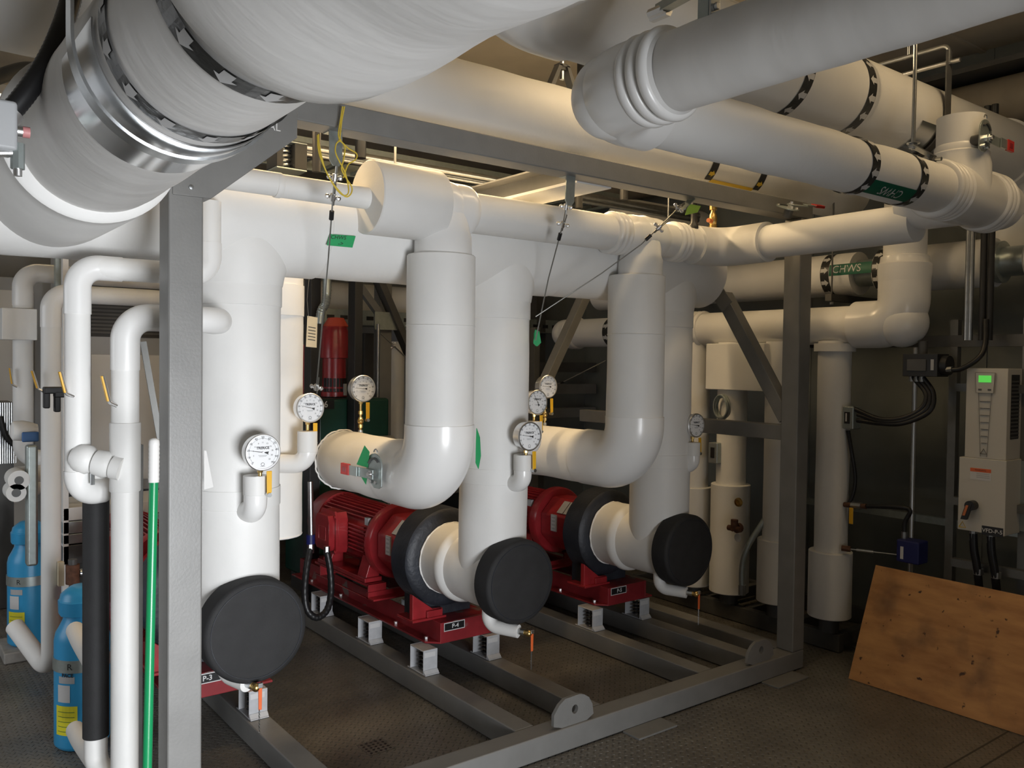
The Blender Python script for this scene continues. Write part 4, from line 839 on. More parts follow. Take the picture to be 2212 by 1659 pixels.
# upright coil pipes on the floor rack
vp = [((1764,1838,900),.09,(1332,1190),'white upright pipe on the floor rack next to the plywood',1.72,.118),
      ((1650,1722,900),.09,(1300,1165),'white upright pipe partly hidden by the right grey post',1.75,.118),
      ((1548,1615,920),.092,(1278,1045),'white upright pipe with rusty valve cut out, left of the right post',1.45,.122),
      ((1470,1533,1000),.088,(1262,1050),'white upright pipe half hidden by the P-5 riser',1.5,.112)]
vpos = []
for (xl,xr,py), r, (pb,ps), l, zt_, r2 in vp:
    y = (wy(xl,py)+wy(xr,py))/2; z0 = wz((xl+xr)/2,pb); zs = wz((xl+xr)/2,ps); vpos.append((y,r,z0,zs))
    t = thing('upright_pipe',l,'pipe',(XW,y,z0),'upright pipes by the right wall')
    mb = MB(); pipe_z(mb,XW,y,zs-.01,ZWH-RWH+.02,r,JK,40,.002); part(mb,'jacket',t)
    mb = MB(); mb.lathe((XW,y,z0),(0,0,1),[(0,.03),(0,r2-.004),(.004,r2),(zs-z0-.004,r2),(zs-z0,r2-.004),(zs-z0,r-.01)],JK,44); part(mb,'lower_sleeve',t)
    mb = MB(); mb.cyl((XW,y,.105),(XW,y,z0+.01),.055,STLD,n=20); part(mb,'pipe_foot',t)
    if '1764' in str(xl): mb = MB(); mb.lathe((XW,y,ZWH-RWH-.04),(0,0,1),[(0,r),(0,r+.022),(.045,r+.022)],JK,40); part(mb,'collar',t)
y, r, z0, zs = vpos[2]
t = thing('valve_box','boxed square insulation sleeve on the pipe with the rusty valve','pipe fitting',(XW,y,1.4)); mb = MB(); ya, yb_ = wy(1524,800,XW-.13), wy(1650,800,XW-.13); mb.box((XW-.13,yb_,wz(1580,843,XW-.13)),(XW+.1,ya,ZWH-RWH+.01),JK); part(mb,'sleeve',t,.006)
y, r, z0, zs = vpos[2]; t = thing('rusty_valve','rusty valve stem poking out of a white upright pipe','valve',(XW-.15,y,wz(1597,1150)))
mb = MB(); c = atx(1597,1140,XW-.125); c.x = XW-.122; mb.cyl(c,c-X*.03,.03,RUST,n=12); mb.cyl(c-X*.03,c-X*.07,.016,RUST,n=12); mb.cyl(c-X*.05+Y*.045+Z*.0,c-X*.05-Y*.045,.017,RUST,n=10); mb.cyl(c-X*.05,c-X*.05+Z*.055,.022,RUST,n=12); mb.lathe(c-Z*.06-X*.004,(-1,0,0),[(0,.018),(.012,.026),(.016,.016)],JK,16); part(mb,'body',t)
mb = MB(); c = atx(1595,1085,XW-.125); c.x = XW-.121; mb.lathe(c,(-1,0,0),[(0,.028),(.010,.026),(.011,.014),(.004,.012),(.003,.001)],BRASS,20); part(mb,'test_plug',t)
t = thing('flexible_conduit','grey bent conduit rising from the floor rack by the rusty valve','conduit',(XW-.2,vpos[2][0]-.2,.1)); mb = MB(); mb.tube(spline([atx(1603,1285,XW-.16),atx(1603,1225,XW-.16),atx(1616,1180,XW-.14),atx(1650,1125,XW-.06),atx(1668,1095,XW)],8),.017,GALVP,12); part(mb,'hose',t); mb = MB(); p = atx(1603,1285,XW-.16); mb.cyl(p,p+Z*.06,.022,GALV,n=8); part(mb,'connector',t)
t = thing('isolating_switch','small grey switch box between the upright pipes','switch box',atx(1546,980,XW-.1)); c = atx(1546,978,XW-.1); mb = MB(); mb.box(c-V((.03,.035,.065)),c+V((.03,.035,.065)),GALVP); part(mb,'box',t,.006); mb = MB(); mb.box(c+V((-.033,-.015,-.03)),c+V((-.03,.015,.035)),BLK); part(mb,'toggle',t)
t = thing('cable_coil','coil of grey cable on the pipe left of the right post','cable',atx(1560,880,XW-.12)); c = atx(1560,880,XW-.13); mb = MB()
for k in range(7): mb.tube([c+V((.006*k-.02,.05*math.cos(a)*(1+.08*math.sin(k*2+a*2)),.07*math.sin(a)*(1+.1*math.sin(k+a)))) for a in [2*PI*j/28 for j in range(28)]],.005,GALVP,6,closed=True)
part(mb,'loops',t)
# dark floor rack
t = thing('floor_rack','dark steel channel rack on the floor beneath the upright pipes','rack',(4.4,3.3,0))
q = atz(1812,1412,0); xr0 = q.x
mb = MB(); mb.box((xr0,q.y,.004),(xr0+.05,4.6,.10),STLD); part(mb,'side_channel',t,.003)
mb = MB(); mb.box((xr0+.6,q.y,.004),(xr0+.65,4.6,.10),STLD); part(mb,'side_channel',t,.003)
for yy in (q.y,q.y+.30,q.y+.62,q.y+.95,q.y+1.28,q.y+1.6): mb = MB(); mb.box((xr0+.05,yy,.03),(xr0+.60,yy+.05,.104),STLD); part(mb,'cross_channel',t,.003)
# actuator, hoses, switch boxes
t = thing('valve_actuator','black valve actuator box under the elbow of the wall header','actuator',atx(2000,788,XW)); c = atx(1993,789,XW); mb = MB()
mb.box(c-V((.06,.105,.058)),c+V((.06,.075,.058)),BLK); mb.cyl(c-V((.0,.10,0)),c-V((0,.14,0)),.05,BLK,n=24); mb.box(c+V((-.066,-.05,-.03)),c+V((-.06,.05,.03)),STLD); part(mb,'housing',t,.02); mb = MB(); mb.box(c+V((-.0625,-.088,-.025)),c+V((-.0605,-.072,.03)),GREYP); lab(part(mb,'sticker',t),'small grey sticker'); mb = MB(); mb.cyl(c+Z*.058,(c.x,c.y,1.74),.022,STLD,n=14); part(mb,'shaft',t)
for k, (dx, e) in enumerate(((-.045,(1855,882)),(-.02,(1857,895)),(.01,(1856,908)))):
    t = thing('cable_hose',['upper black hose looping down from the valve actuator','middle black hose looping down from the valve actuator','lower black hose looping down from the valve actuator'][k],'hose',c-V((0,0,.1)),'actuator hoses')
    off = 8*k; mb = MB(); mb.tube(spline([c+V((-.01*k,.055-.032*k,-.056)),atx(2000+off,850,XW-.02),atx(1990+off,882+off*.5,XW-.04),atx(1950,903+off*.7,XW-.06),atx(1900,905+off*.6,XW-.06),atx(e[0]-(12 if k==0 else 4),e[1]+0,XW-.04)],8),.0125,RUB,12); part(mb,'hose',t)
    mb = MB(); mb.cyl(c+V((-.01*k,.055-.032*k,-.085)),c+V((-.01*k,.055-.032*k,-.058)),.015,GALV,n=8); part(mb,'connector',t)
t = thing('cable_hose','black hose rising right from the valve actuator','hose',c); mb = MB(); mb.tube(spline([c-V((.03,.13,.02)),atx(2075,797,XW-.02),atx(2112,775,XW),atx(2128,745,XW+.03),atx(2130,690,XW+.05)],8),.013,RUB,12); part(mb,'hose',t); mb = MB(); mb.cyl(c-V((.03,.138,.02)),c-V((.03,.165,.018)),.016,GALV,n=8); part(mb,'connector',t)
t = thing('isolating_switch','grey switch box on the right side of the upright pipe next to the plywood','switch box',atx(1833,900,XW-.03)); d = atx(1835,902,XW-.03); mb = MB(); mb.box(d-V((.03,.04,.062)),d+V((.05,.025,.062)),GALVP); part(mb,'box',t,.006); mb = MB(); mb.box(d+V((-.033,-.02,-.032)),d+V((-.030,.012,.032)),BLK); mb.box(d+V((-.034,-.004,-.02)),d+V((-.033,.004,.025)),ARW); part(mb,'toggle',t)
t = thing('cable_hose','thin black hose hanging below the grey switch box','hose',atx(1835,1090,XW)); mb = MB(); mb.tube(spline([atx(1832,930,XW-.02),atx(1840,980,XW-.02),atx(1847,1030,XW),atx(1843,1065,XW),atx(1832,1092,XW-.01)],8),.011,RUB,10); part(mb,'hose',t)
t = thing('ball_valve','small valve with yellow lever on the pipe next to the plywood','valve',atx(1852,1095,XW-.02)); a, b_ = atx(1824,1090,XW-.02), atx(1871,1094,XW-.02); mb = MB(); mb.cyl(a,b_,.014,RUST,n=12); mb.cyl(a.lerp(b_,.35),a.lerp(b_,.8),.02,GALV,n=8); part(mb,'body',t); mb = MB(); g = a.lerp(b_,.45); mb.box(g+V((-.03,-.012,-.10)),g+V((-.024,.012,-.01)),YEL); lab(part(mb,'lever',t,.003),'yellow lever')
t = thing('flow_switch','dark blue flow switch box hanging on a black hose above the plywood','switch box',atx(1960,1225,XW-.05)); f0 = atx(1936,1164,XW-.06); f1 = atx(1984,1222,XW-.06); mb = MB(); mb.box((f0.x,f1.y,f1.z),(f0.x+.10,f0.y,f0.z),BLUD); part(mb,'box',t,.008); mb = MB(); s0 = atx(1945,1180,XW-.061); s1 = atx(1951,1208,XW-.061); mb.box((f0.x-.0015,s1.y,s1.z),(f0.x,s0.y,s0.z),ARW); lab(part(mb,'sticker',t),'narrow white sticker')
mb = MB(); h0 = atx(1952,1140,XW-.02); mb.tube(spline([(f0.x+.05,h0.y,f0.z),(f0.x+.05,h0.y,f0.z+.08),atx(1966,1105,XW-.01),atx(1950,1096,XW-.02),atx(1900,1094,XW-.02),atx(1873,1094,XW-.02)],8),.0115,RUB,10); part(mb,'hose',t); mb = MB(); mb.cyl((f0.x+.05,h0.y,f0.z),(f0.x+.05,h0.y,f0.z+.035),.016,GALV,n=8); part(mb,'connector',t)
t = thing('sensing_line','thin horizontal sensing line running from the pipe toward the blue box','pipe',atx(1860,1190,XW)); mb = MB(); a, b_ = atx(1818,1184,XW-.05), atx(1985,1204,XW+.1); mb.cyl(a,b_,.004,GALV,n=8); mb.cyl(a,a.lerp(b_,.12),.016,RUST,n=8); mb.cyl(a.lerp(b_,.2),a.lerp(b_,.42),.009,GALV,n=8); part(mb,'tube',t)
# conduits on the wall
t = thing('wall_conduit','bright steel conduit running down the dark wall left of the motor drive','conduit',(4.8,atx(1972,1000,4.8).y,.1)); yy = atx(1972,1000,4.8).y; mb = MB(); mb.cyl((4.8,yy,.05),(4.8,yy,1.75),.014,CHROME,n=14); part(mb,'tube',t); mb = MB(); strut(mb,(4.84,yy+.9,wz(1972,1116,4.84)),(4.84,.6,wz(1972,1116,4.84)),GALVP); part(mb,'strut_rail',t)
for k, px in enumerate((2088,2097,2122,2138)):
    t = thing('wall_conduit',['thin steel conduit rising above the motor drive, leftmost of four','thin steel conduit rising above the motor drive, second of four','black conduit rising above the motor drive, third of four','black conduit rising above the motor drive, last of four'][k],'conduit',(XW+.09,wy(px,680,XW+.08),zu1+.1),'conduits above the drive'); mb = MB(); yy = wy(px,680,XW+.08); mb.cyl((XW+.08,yy,wz(px,735,XW+.08)),(XW+.08,yy,2.9),.012 if k<2 else .016,(GALV if k<2 else BLK),n=12); part(mb,'tube',t)
# duct near the ceiling along the right wall
t = thing('ceiling_duct','dull round duct running along the right wall just under the ceiling','duct',(4.9,2.5,2.9)); mb = MB(); mb.lathe((5.02,-1.5,3.08),(0,1,0),[(0,.13),(9.6,.13)],mat('dull_duct',(.33,.29,.23),.6,var=.15),36); part(mb,'tube',t)
mb = MB(); mb.box((4.86,-1.5,3.24),(5.16,8.2,3.27),STLD); part(mb,'strut',t)

# ---------------------------------------------------------------- left hand group beside the post
def upright(name, lbl, path, R, r, grp=None, covers=(), sleeve=None, m=JK):
    t = thing(name,lbl,'pipe',path[0],grp); mb = MB(); mb.tube(bend(path,R,12),r,m,36); part(mb,'jacket',t)
    for c in covers: mb = MB(); mb.tube(bend(c,R,12),r+.0025,PVC,36); part(mb,'elbow_cover',t)
    if sleeve: mb = MB(); mb.lathe(sleeve[0],(0,0,1),[(0,r),(0,sleeve[2]-.002),(.003,sleeve[2]),(sleeve[1]-.003,sleeve[2]),(sleeve[1],sleeve[2]-.002),(sleeve[1],r)],m,36,(False,False)); part(mb,'sleeve',t)
    return t
x1, y1, z1 = .668, 2.90, 1.732
upright('coil_pipe','bright white upright pipe just left of the grey post, glossy bend at top',[(x1,y1,.012),(x1,y1,z1),(.985,y1,z1),(.985,3.06,z1)],.075,.0415,'coil pipes left of the post',[[(x1,y1,z1-.17),(x1,y1,z1),(x1+.16,y1,z1)],[(.985-.11,y1,z1),(.985,y1,z1),(.985,y1+.12,z1)]],((x1,y1,1.175),.22,.0465))
x2, y2, z2 = .545, 2.98, 1.888
upright('coil_pipe','white upright pipe left of the bright one, bending right below the huge pipe',[(x2+.09,y2+.05,1.165),(x2,y2,1.165),(x2,y2,z2),(.950,2.955,z2),(.950,2.955,2.14)],.065,.0375,'coil pipes left of the post',[[(x2,y2,z2-.15),(x2,y2,z2),(x2+.13,y2-.002,z2)],[(.950-.11,2.957,z2),(.950,2.955,z2),(.950,2.955,z2+.11)],[(x2+.085,y2+.045,1.165),(x2,y2,1.165),(x2,y2,1.24)]])
t = thing('bypass_fitting','stubby white insulated fittings linking two upright pipes left of the post','pipe fitting',(.6,2.9,1.24))
mb = MB(); a, b_ = V((x2+.0,y2-.03,1.285)), V((x1-.03,y1-.02,1.255)); d = b_-a; mb.lathe(a,d,[(-.02,.03),(0,.044),(.03,.046),(.045,.036),(.05,.030),(.055,.040),(.085,.043),(.10,.036),(.105,.030),(.11,.038),(.14,.038)],JK,32); part(mb,'insulation',t)
mb = MB(); mb.cyl(a+d*.35-Z*.03,a+d*.35-Z*.075,.007,GALV,n=8); part(mb,'test_port',t)
t = thing('insulated_pipe','black foam covered upright pipe between the blue bottle and the bright white pipe','pipe',(.613,3.05,.2)); mb = MB(); mb.cyl((.613,3.05,.345),(.613,3.05,1.19),.0405,FOAM,n=32); part(mb,'foam_sleeve',t); mb = MB(); mb.tube(bend([(.613,3.05,1.25),(.613,3.05,.26),(.665,2.93,.16)],.06,10),.036,JK,28); lab(part(mb,'white_pipe',t),'white pipe showing below the foam')
def bottle(lbl, x, y, z0, words):
    t = thing('filter_bottle',lbl,'filter bottle',(x,y,z0),'blue filter bottles'); r = .105
    mb = MB(); mb.lathe((x,y,z0),(0,0,1),[(0,.02),(.002,r-.012),(.014,r-.001),(.02,r),(.44,r),(.47,r-.006),(.50,r-.022),(.525,r-.034),(.545,r-.036)],BLUE,44); part(mb,'body',t)
    mb = MB(); mb.lathe((x,y,z0+.54),(0,0,1),[(0,r-.036),(.004,r-.016),(.060,r-.014),(.066,r-.020),(.085,r-.024),(.10,r-.04),(.115,r-.06),(.118,.01)],BLUE,10); part(mb,'cap',t,.003)
    mb = MB(); mb.lathe((x,y,z0+.325),(0,0,1),[(0,r+.0005),(0,r+.004),(.05,r+.004),(.05,r+.0005)],GALVP,44,(False,False))
    cyb = lambda a,z_,rr=r+.0012: V((x+rr*math.sin(a),y-rr*math.cos(a),z_)); av = math.atan2(x,y); a0 = -av-.42
    def patch(u0,u1,v0,v1,m_,rr):
        for i in range(6): mb.add([cyb(u0+(u1-u0)*i/6,v0,rr),cyb(u0+(u1-u0)*(i+1)/6,v0,rr),cyb(u0+(u1-u0)*(i+1)/6,v1,rr),cyb(u0+(u1-u0)*i/6,v1,rr)],[(0,1,2,3)],m_)
    mb.text('R',.036,None,X,Z,INK,fn=lambda u,v: cyb(-.62+u/r,z0+.35+v,r+.0048)); part(mb,'strap',t)
    mb = MB(); patch(-1.25,-.35,z0+.07,z0+.19,YELL,r+.0012)
    for k in range(5): patch(-1.15,-.45,z0+.085+.02*k,z0+.087+.02*k,GRNL,r+.002)
    lab(part(mb,'yellow_label',t),'yellow label')
    mb = MB(); patch(-1.15,-.62,z0+.205,z0+.275,ARW,r+.0012); patch(-1.1,-.45,z0+.282,z0+.31,GREYP,r+.0012)
    if words: mb.text('PACE',.020,None,X,Z,INK,fn=lambda u,v: cyb(-.72+u/r,z0+.315+v,r+.002),bold=.0006)
    lab(part(mb,'white_label',t),'white paper label'); return t
bottle('nearer blue filter bottle with yellow label, on the floor beside the black pipe',.722,3.85,.004,True)
bottle('farther blue filter bottle at the left edge, on a grey pad',.716,5.20,.06,False)
mb = MB(); mb.box((.58,5.06,0),(.86,5.36,.058),CONC); tag(mb.build('equipment_pad',bevel=.008),'grey pad under the farther blue filter bottle','pad')
upright('coil_pipe','white upright pipe between the two blue bottles',[(.60,4.82,.26),(.705,4.47,.10),(.705,4.47,1.90),(1.5,4.47,1.90)],.075,.0425,'coil pipes left of the post',[[(.705,4.47,1.74),(.705,4.47,1.90),(.87,4.47,1.90)]])
upright('coil_pipe','farthest white upright pipe at the left edge, with square collar',[(.95,5.30,1.04),(.70,5.30,1.04),(.70,5.30,2.06),(1.6,5.30,2.06)],.08,.049,'coil pipes left of the post',[[(.70,5.30,1.88),(.70,5.30,2.06),(.87,5.30,2.06)]])
mb = MB(); a, b_ = aty(5,664,5.2), aty(82,735,5.2); mb.box((a.x,5.22,b_.z),(b_.x,5.38,a.z),JK); tag(mb.build('square_collar',bevel=.004),'square white insulation collar on the farthest upright pipe','pipe fitting')
mb = MB(); a, b_ = aty(57,962,4.7), aty(83,1222,4.7); mb.box((a.x,4.7,b_.z),(b_.x,4.76,a.z),GALVP); tag(mb.build('strut_cover',bevel=.012),'grey upright metal trough above the farther blue bottle','trough')
# small blue tee
t = thing('ball_valve','white insulated valve with a blue lever, above the grey trough','valve',aty(60,935,4.9)); c = aty(52,930,4.9); mb = MB(); mb.lathe(c-X*.06,(1,0,.0),[(0,.03),(.01,.048),(.05,.052),(.08,.045),(.12,.03)],JK,28); part(mb,'insulation',t); mb = MB(); e = aty(62,946,4.84); mb.box(e-V((.03,.006,.02)),e+V((.045,.006,.03)),BLUH); lab(part(mb,'lever',t,.006),'blue lever'); 
for k, (px, py) in enumerate(((38,1035),(32,1062))):
    t = thing('coil_header_end',['upper white insulated pipe end at the left edge','lower white insulated pipe end at the left edge'][k],'pipe fitting',aty(px,py,4.6),'white pipe ends at the left edge'); c = aty(px,py,4.7); mb = MB(); mb.tube(bend([c+V((.0,-.05,0)),c+V((0,.12,0)),c+V((.12,.14,0))],.05,8),.047-.004*k,JK,28); part(mb,'insulation',t); mb = MB(); mb.cyl(c+V((0,-.0515,0)),c+V((0,-.05,0)),.02,STLD,n=16); part(mb,'core',t)
# lever handles
for k, (q0, q1, yy, mm, l) in enumerate((((222,812),(238,876),2.86,YEL,'yellow lever at the left side of the bright white pipe'),((131,803),(145,856),2.95,YEL,'yellow lever by the pipe bending under the huge pipe'),((70,801),(84,845),4.43,YEL,'worn lever at the left side of the pipe between the blue bottles'),((22,795),(28,835),5.25,YEL,'worn lever at the left side of the farthest upright pipe'))):
    a, b_ = aty(*q0,yy), aty(*q1,yy); t = thing('lever_handle',l,'lever',b_,'yellow pipe levers'); mb = MB(); s = V((.0,.012,0)); mb.tube(bend([a,a.lerp(b_,.9),b_+V((.02,0,-.002))],.012,5),.0055,CHROME,8); part(mb,'rod',t); mb = MB(); mb.bar(a-V((.004,0,0)),a.lerp(b_,.86)-V((.004,0,0)),.018,.006,mm,Y); part(mb,'grip',t,.002)
for k, (px, py) in enumerate(((97,862),(120,870))):
    a = aty(px,py,3.6); t = thing('black_lever',['black paddle lever, left of the pair by the upright pipes','black paddle lever, right of the pair by the upright pipes'][k],'lever',a,'black paddle levers'); mb = MB(); mb.box(a+V((-.006,-.015,-.035)),a+V((.016,.015,.04)),BLK); mb.box(a+V((-.006,-.02,.02)),a+V((.06,.02,.046)),BLK); part(mb,'paddle',t,.005); mb = MB(); mb.cyl(a+V((.05,0,.03)),a+V((.15,.3,.03)),.012,STLD,n=10); part(mb,'spindle',t)
# broom handle
t = thing('broom','broom with long green handle and white grip leaning by the grey post','broom',(.62,2.42,0)); a, b_ = aty(333,952,2.52), aty(318,1659,2.46); d = (b_-a).normalized(); e = b_+d*((b_.z-.03)/-d.z) if d.z<0 else b_
mb = MB(); mb.cyl(aty(332,1040,2.515),V((e.x,e.y,.06)),.0125,GRN,n=18); part(mb,'handle',t)
mb = MB(); q = aty(332,1042,2.515); mb.lathe(q,a-q,[(0,.0145)]+[(.004+.006*k,.0150 if k%2 else .0140) for k in range(18)]+[(.118,.0140),(.122,.0105),(.1255,.003)],WHT,18); part(mb,'grip',t)
mb = MB(); mb.box((e.x-.14,e.y-.03,.05),(e.x+.14,e.y+.03,.085),GRN); mb.box((e.x-.13,e.y-.025,.0),(e.x+.13,e.y+.025,.05),BLK); part(mb,'brush_head',t,.004)
# short insulated branches from the nearer bottle to the black foam pipe
for k, (zz, l) in enumerate(((.47,'upper white branch from the nearer blue bottle to the black foam pipe'),(.17,'lower white branch from the nearer blue bottle to the black foam pipe'))):
    t = thing('bottle_branch',l,'pipe fitting',(.65,3.4,zz-.04),'bottle branches'); mb = MB(); q_ = [aty(163,1362+215*k,3.55),aty(176,1388+213*k,3.38),aty(207,1440+205*k,3.085)]; mb.tube(spline(q_,6),.033,JK,28); mb.ball(q_[0],.033,JK,20); part(mb,'insulation',t)
mb = MB(); mb.bar(aty(309,738,3.3),aty(346,950,3.3),.022,.006,STRUT,X); tag(mb.build('strap_brace'),'thin galvanised strap slanting down behind the broom to the grey post','brace')
mb = MB(); mb.bar(aty(303,960,3.0),aty(301,1659,3.0),.012,.03,STRUT,X); tag(mb.build('strut_edge'),'thin galvanised upright edge between the bright white pipe and the broom','strut')
# motor cable beside pump P-4
t = thing('motor_cable','looped black flexible conduit feeding the terminal box of pump P-4','conduit',aty(690,1335,4.3)); yc_ = 4.33
mb = MB(); mb.cyl(aty(672,1165,yc_),aty(670,1040,yc_),.0155,GALV,n=16); part(mb,'steel_conduit',t)
mb = MB(); a = aty(671,1155,yc_); mb.cyl(a,a-Z*.05,.024,BLUD,n=14); mb.cyl(a-Z*.05,a-Z*.10,.020,GALV,n=8); part(mb,'connector',t); mb = MB(); mb.cyl(aty(706,1180,yc_),aty(706,1196,yc_),.018,GALV,n=8); part(mb,'connector',t)
pts = spline([aty(670,1185,yc_),aty(662,1230,yc_-.03),aty(658,1280,yc_-.06),aty(664,1318,yc_-.08),aty(684,1334,yc_-.09),aty(706,1318,yc_-.08),aty(715,1280,yc_-.05),aty(713,1230,yc_-.02),aty(706,1192,yc_)],10)
mb = MB(); D = 0; rr = [.0185+.0012*math.sin(i*2.1) for i in range(len(pts))]; mb.tube(pts,rr,RUB,14); part(mb,'hose',t)
# ---------------------------------------------------------------- machinery behind the pipework
def aq(px, py, y): return aty(px,py,y)
t = thing('separator_casing','dark green casing with a tag ending in 6, behind the level discharge leg','machine casing',(2.66,5.4,0))
g0, g1 = aq(688,860,5.2), aq(828,860,5.2)
mb = MB(); mb.box((g0.x,5.2,.12),(g1.x+.05,5.75,aq(700,862,5.2).z),GRNV); part(mb,'casing',t,.02)
mb = MB(); mb.box((g0.x+.03,5.22,0),(g1.x,5.70,.12),STLD); part(mb,'plinth',t)
mb = MB(); p = aq(705,874,5.2); mb.box((p.x-.14,5.196,p.z-.03),(p.x+.055,5.1995,p.z+.03),LABK); pl = lab(part(mb,'tag_plate',t),'black tag plate ending in 6')
mb = MB(); mb.text('6',.058,(p.x-.005,5.195,p.z),X,Z,ARW,bold=.001); part(mb,'lettering',pl)
t = thing('vertical_motor','dark red upright motor with coral rain hood on the green casing','motor',(2.53,5.42,1.38)); mx_ = aq(722,800,5.42).x; zt0 = aq(720,856,5.42).z
def mz(py): return aq(720,py,5.42).z
def mr(w): return w/2/FPX*5.9
mb = MB(); mb.lathe((mx_,5.42,zt0),(0,0,1),[(0,mr(56)),(.03,mr(56)),(.035,mr(50)),(mz(774)-zt0,mr(50)),(mz(773)-zt0,mr(62)),(mz(716)-zt0,mr(60)),(mz(706)-zt0,mr(52)),(mz(704)-zt0,.02)],RED,36)
part(mb,'body',t)
mb = MB()
for row in (mz(826),mz(848)):
    for k in range(9):
        a = PI+.25+.30*k; d = V((math.cos(a),math.sin(a),0)); c = V((mx_,5.42,row))+d*mr(50); mb.obox(c,d*.004,Z*.030,d.cross(Z)*.009,BLK)
part(mb,'vent_slots',t)
mb = MB(); mb.lathe((mx_+.01,5.42,mz(706)),(0,0,1),[(0,mr(52)),(.006,mr(54)),(.05,mr(38)),(.062,mr(34)),(.066,.01)],CORAL,30); mb.cyl((mx_,5.42,mz(712)),(mx_,5.42,mz(704)),.02,STLD); lab(part(mb,'rain_hood',t),'coral rain hood')
mb = MB(); c = aq(746,840,5.33); mb.box(c-V((.012,.01,.045)),c+V((.006,.01,.035)),GREYP); part(mb,'name_plate',t)
t = thing('red_pipe','bright red pipe edge left of the dark red upright motor','pipe',aq(662,790,5.6)); mb = MB(); a = aq(660,745,5.85); mb.cyl(a,(a.x,a.y,.004),.026,REDH,n=16); part(mb,'tube',t)
for px, y0, y1, w, yy, l in ((683,600,860,24,5.08,'wide black upright channel left of the red motor'),(776,600,832,20,5.08,'black upright pipe right of the red motor'),(806,720,950,46,6.0,'black cabinet behind the brass stemmed gauge')):
    a, b_ = aq(px,y0,yy), aq(px,y1,yy); hw = w/2/FPX*yy; mb = MB(); mb.box((a.x-hw*1.05,yy,0.004),(a.x+hw*1.05,yy+.10,a.z+.35 if w<40 else a.z),BLK if w<40 else STLD); tag(mb.build('upright_channel' if w<40 else 'control_cabinet',bevel=.004),l,'channel' if w<40 else 'cabinet')
t = thing('flexible_conduit','ribbed grey conduit dropping behind the restraint cable above the red motor','conduit',aq(700,690,5.0)); pts = spline([aq(706,590,5.0),aq(706,630,5.0),aq(703,655,5.0),aq(694,672,5.0),aq(690,700,5.0)],10); mb = MB(); mb.tube(pts,[.026+.003*(i%2) for i in range(len(pts))],GALVP,12); part(mb,'hose',t)
# slotted tray, braces and uprights seen between the first two drops
mb = MB(); a, b_ = aq(660,652,5.9), aq(900,665,5.9); mb.box((a.x,5.9,a.z-.16),(b_.x+2.0,5.93,a.z-.04),GALVP)
for k in range(22): mb.box((a.x+.06+.11*k,5.897,a.z-.115),(a.x+.12+.11*k,5.9,a.z-.085),BLK)
mb.box((a.x,5.7,a.z-.165),(b_.x+2.0,5.93,a.z-.16),GALVP); tag(mb.build('slotted_tray'),'slotted grey cable tray behind the red motor','cable tray')
t = thing('bracing_rack','grey strut upright with diagonal braces behind the gauge on the brass stem','frame',aq(842,950,5.6)); 
mb = MB(); p = aq(840,600,5.6); mb.box((p.x-.07,5.6,0),(p.x+.03,5.7,p.z+.7),STL); part(mb,'upright',t,.005)
mb = MB(); mb.bar(aq(770,610,5.58),aq(835,700,5.58),.05,.05,STL,Y); mb2 = MB(); mb2.bar(aq(815,600,5.56),aq(900,800,5.56),.09,.05,STLD,Y); part(mb,'diagonal_brace',t); part(mb2,'diagonal_brace',t)
mb = MB(); c = aq(833,692,5.55); mb.box(c-V((.09,.004,.07)),c+V((.12,.0,.06)),GALVP); part(mb,'gusset_plate',t)
mb = MB(); q9 = aq(817,700,5.5); mb.cyl(q9,(q9.x,q9.y,.004),.012,GALV,n=12); tag(mb.build('thin_conduit'),'thin bright upright conduit behind the brass stemmed gauge','conduit')
mb = MB(); a = aq(842,740,6.0); mb.lathe((a.x+.05,6.0,.01),(0,0,1),[(0,.075),(1.75,.075)],JK,28); tag(mb.build('upright_pipe'),'pale upright pipe behind the grey strut frame','pipe')
# rear pipe and beams just under the roof
mb = MB(); pipe_x(mb,2.42,5.0,6.3,2.08,.15,JK,36); tag(mb.build('rear_pipe'),'white level pipe low at the back seen between the risers','pipe')
p = aq(1380,430,4.4); mb = MB(); mb.lathe((p.x-.30,4.4,2.60),(1,0,0),[(0,.02),(.03,.09),(.10,.16),(.16,.185),(.25,.195),(5.15-p.x+.30,.195)],JK,44); tag(mb.build('rear_pipe'),'domed cream pipe end behind the top beam, above the ribbed collar','pipe')
mb = MB(); q0 = aq(1100,372,2.75); mb.box((2.40,YP+W4,q0.z-.004),(2.60,6.3,q0.z+.008),JK); mb.box((2.496,YP+W4,q0.z+.008),(2.504,6.3,q0.z+.10),STL); mb.box((2.42,YP+W4,q0.z+.10),(2.58,6.3,q0.z+.108),STL); tag(mb.build('cross_beam'),'pale wide flange beam running back from the top beam','beam')
for k, (py, r) in enumerate(((312,.024),(326,.016))):
    a = aq(620,py,4.0); mb = MB(); mb.cyl((a.x-1.1,4.0,a.z),(4.7,4.0,a.z),r,GALV,n=16); tag(mb.build('roof_conduit'),['upper bright conduit under the roof behind the twine','lower bright conduit under the roof behind the twine'][k],'conduit','roof conduits')
a = aq(830,352,4.6); mb = MB(); mb.box((1.2,4.6,a.z-.02),(4.6,4.63,a.z+.07),GALVP); mb.box((1.2,5.0,a.z-.02),(4.6,5.03,a.z+.07),GALVP)
for k in range(17): mb.box((1.3+.2*k,4.63,a.z-.015),(1.33+.2*k,5.0,a.z+.005),GALVP)
mb.cyl((1.5,4.8,a.z-.0),(1.5,4.8,ZC),.006,GALV,n=8); mb.cyl((4.3,4.8,a.z-.0),(4.3,4.8,ZC),.006,GALV,n=8); tag(mb.build('cable_ladder'),'cable ladder under the roof behind the end sleeve','cable tray')
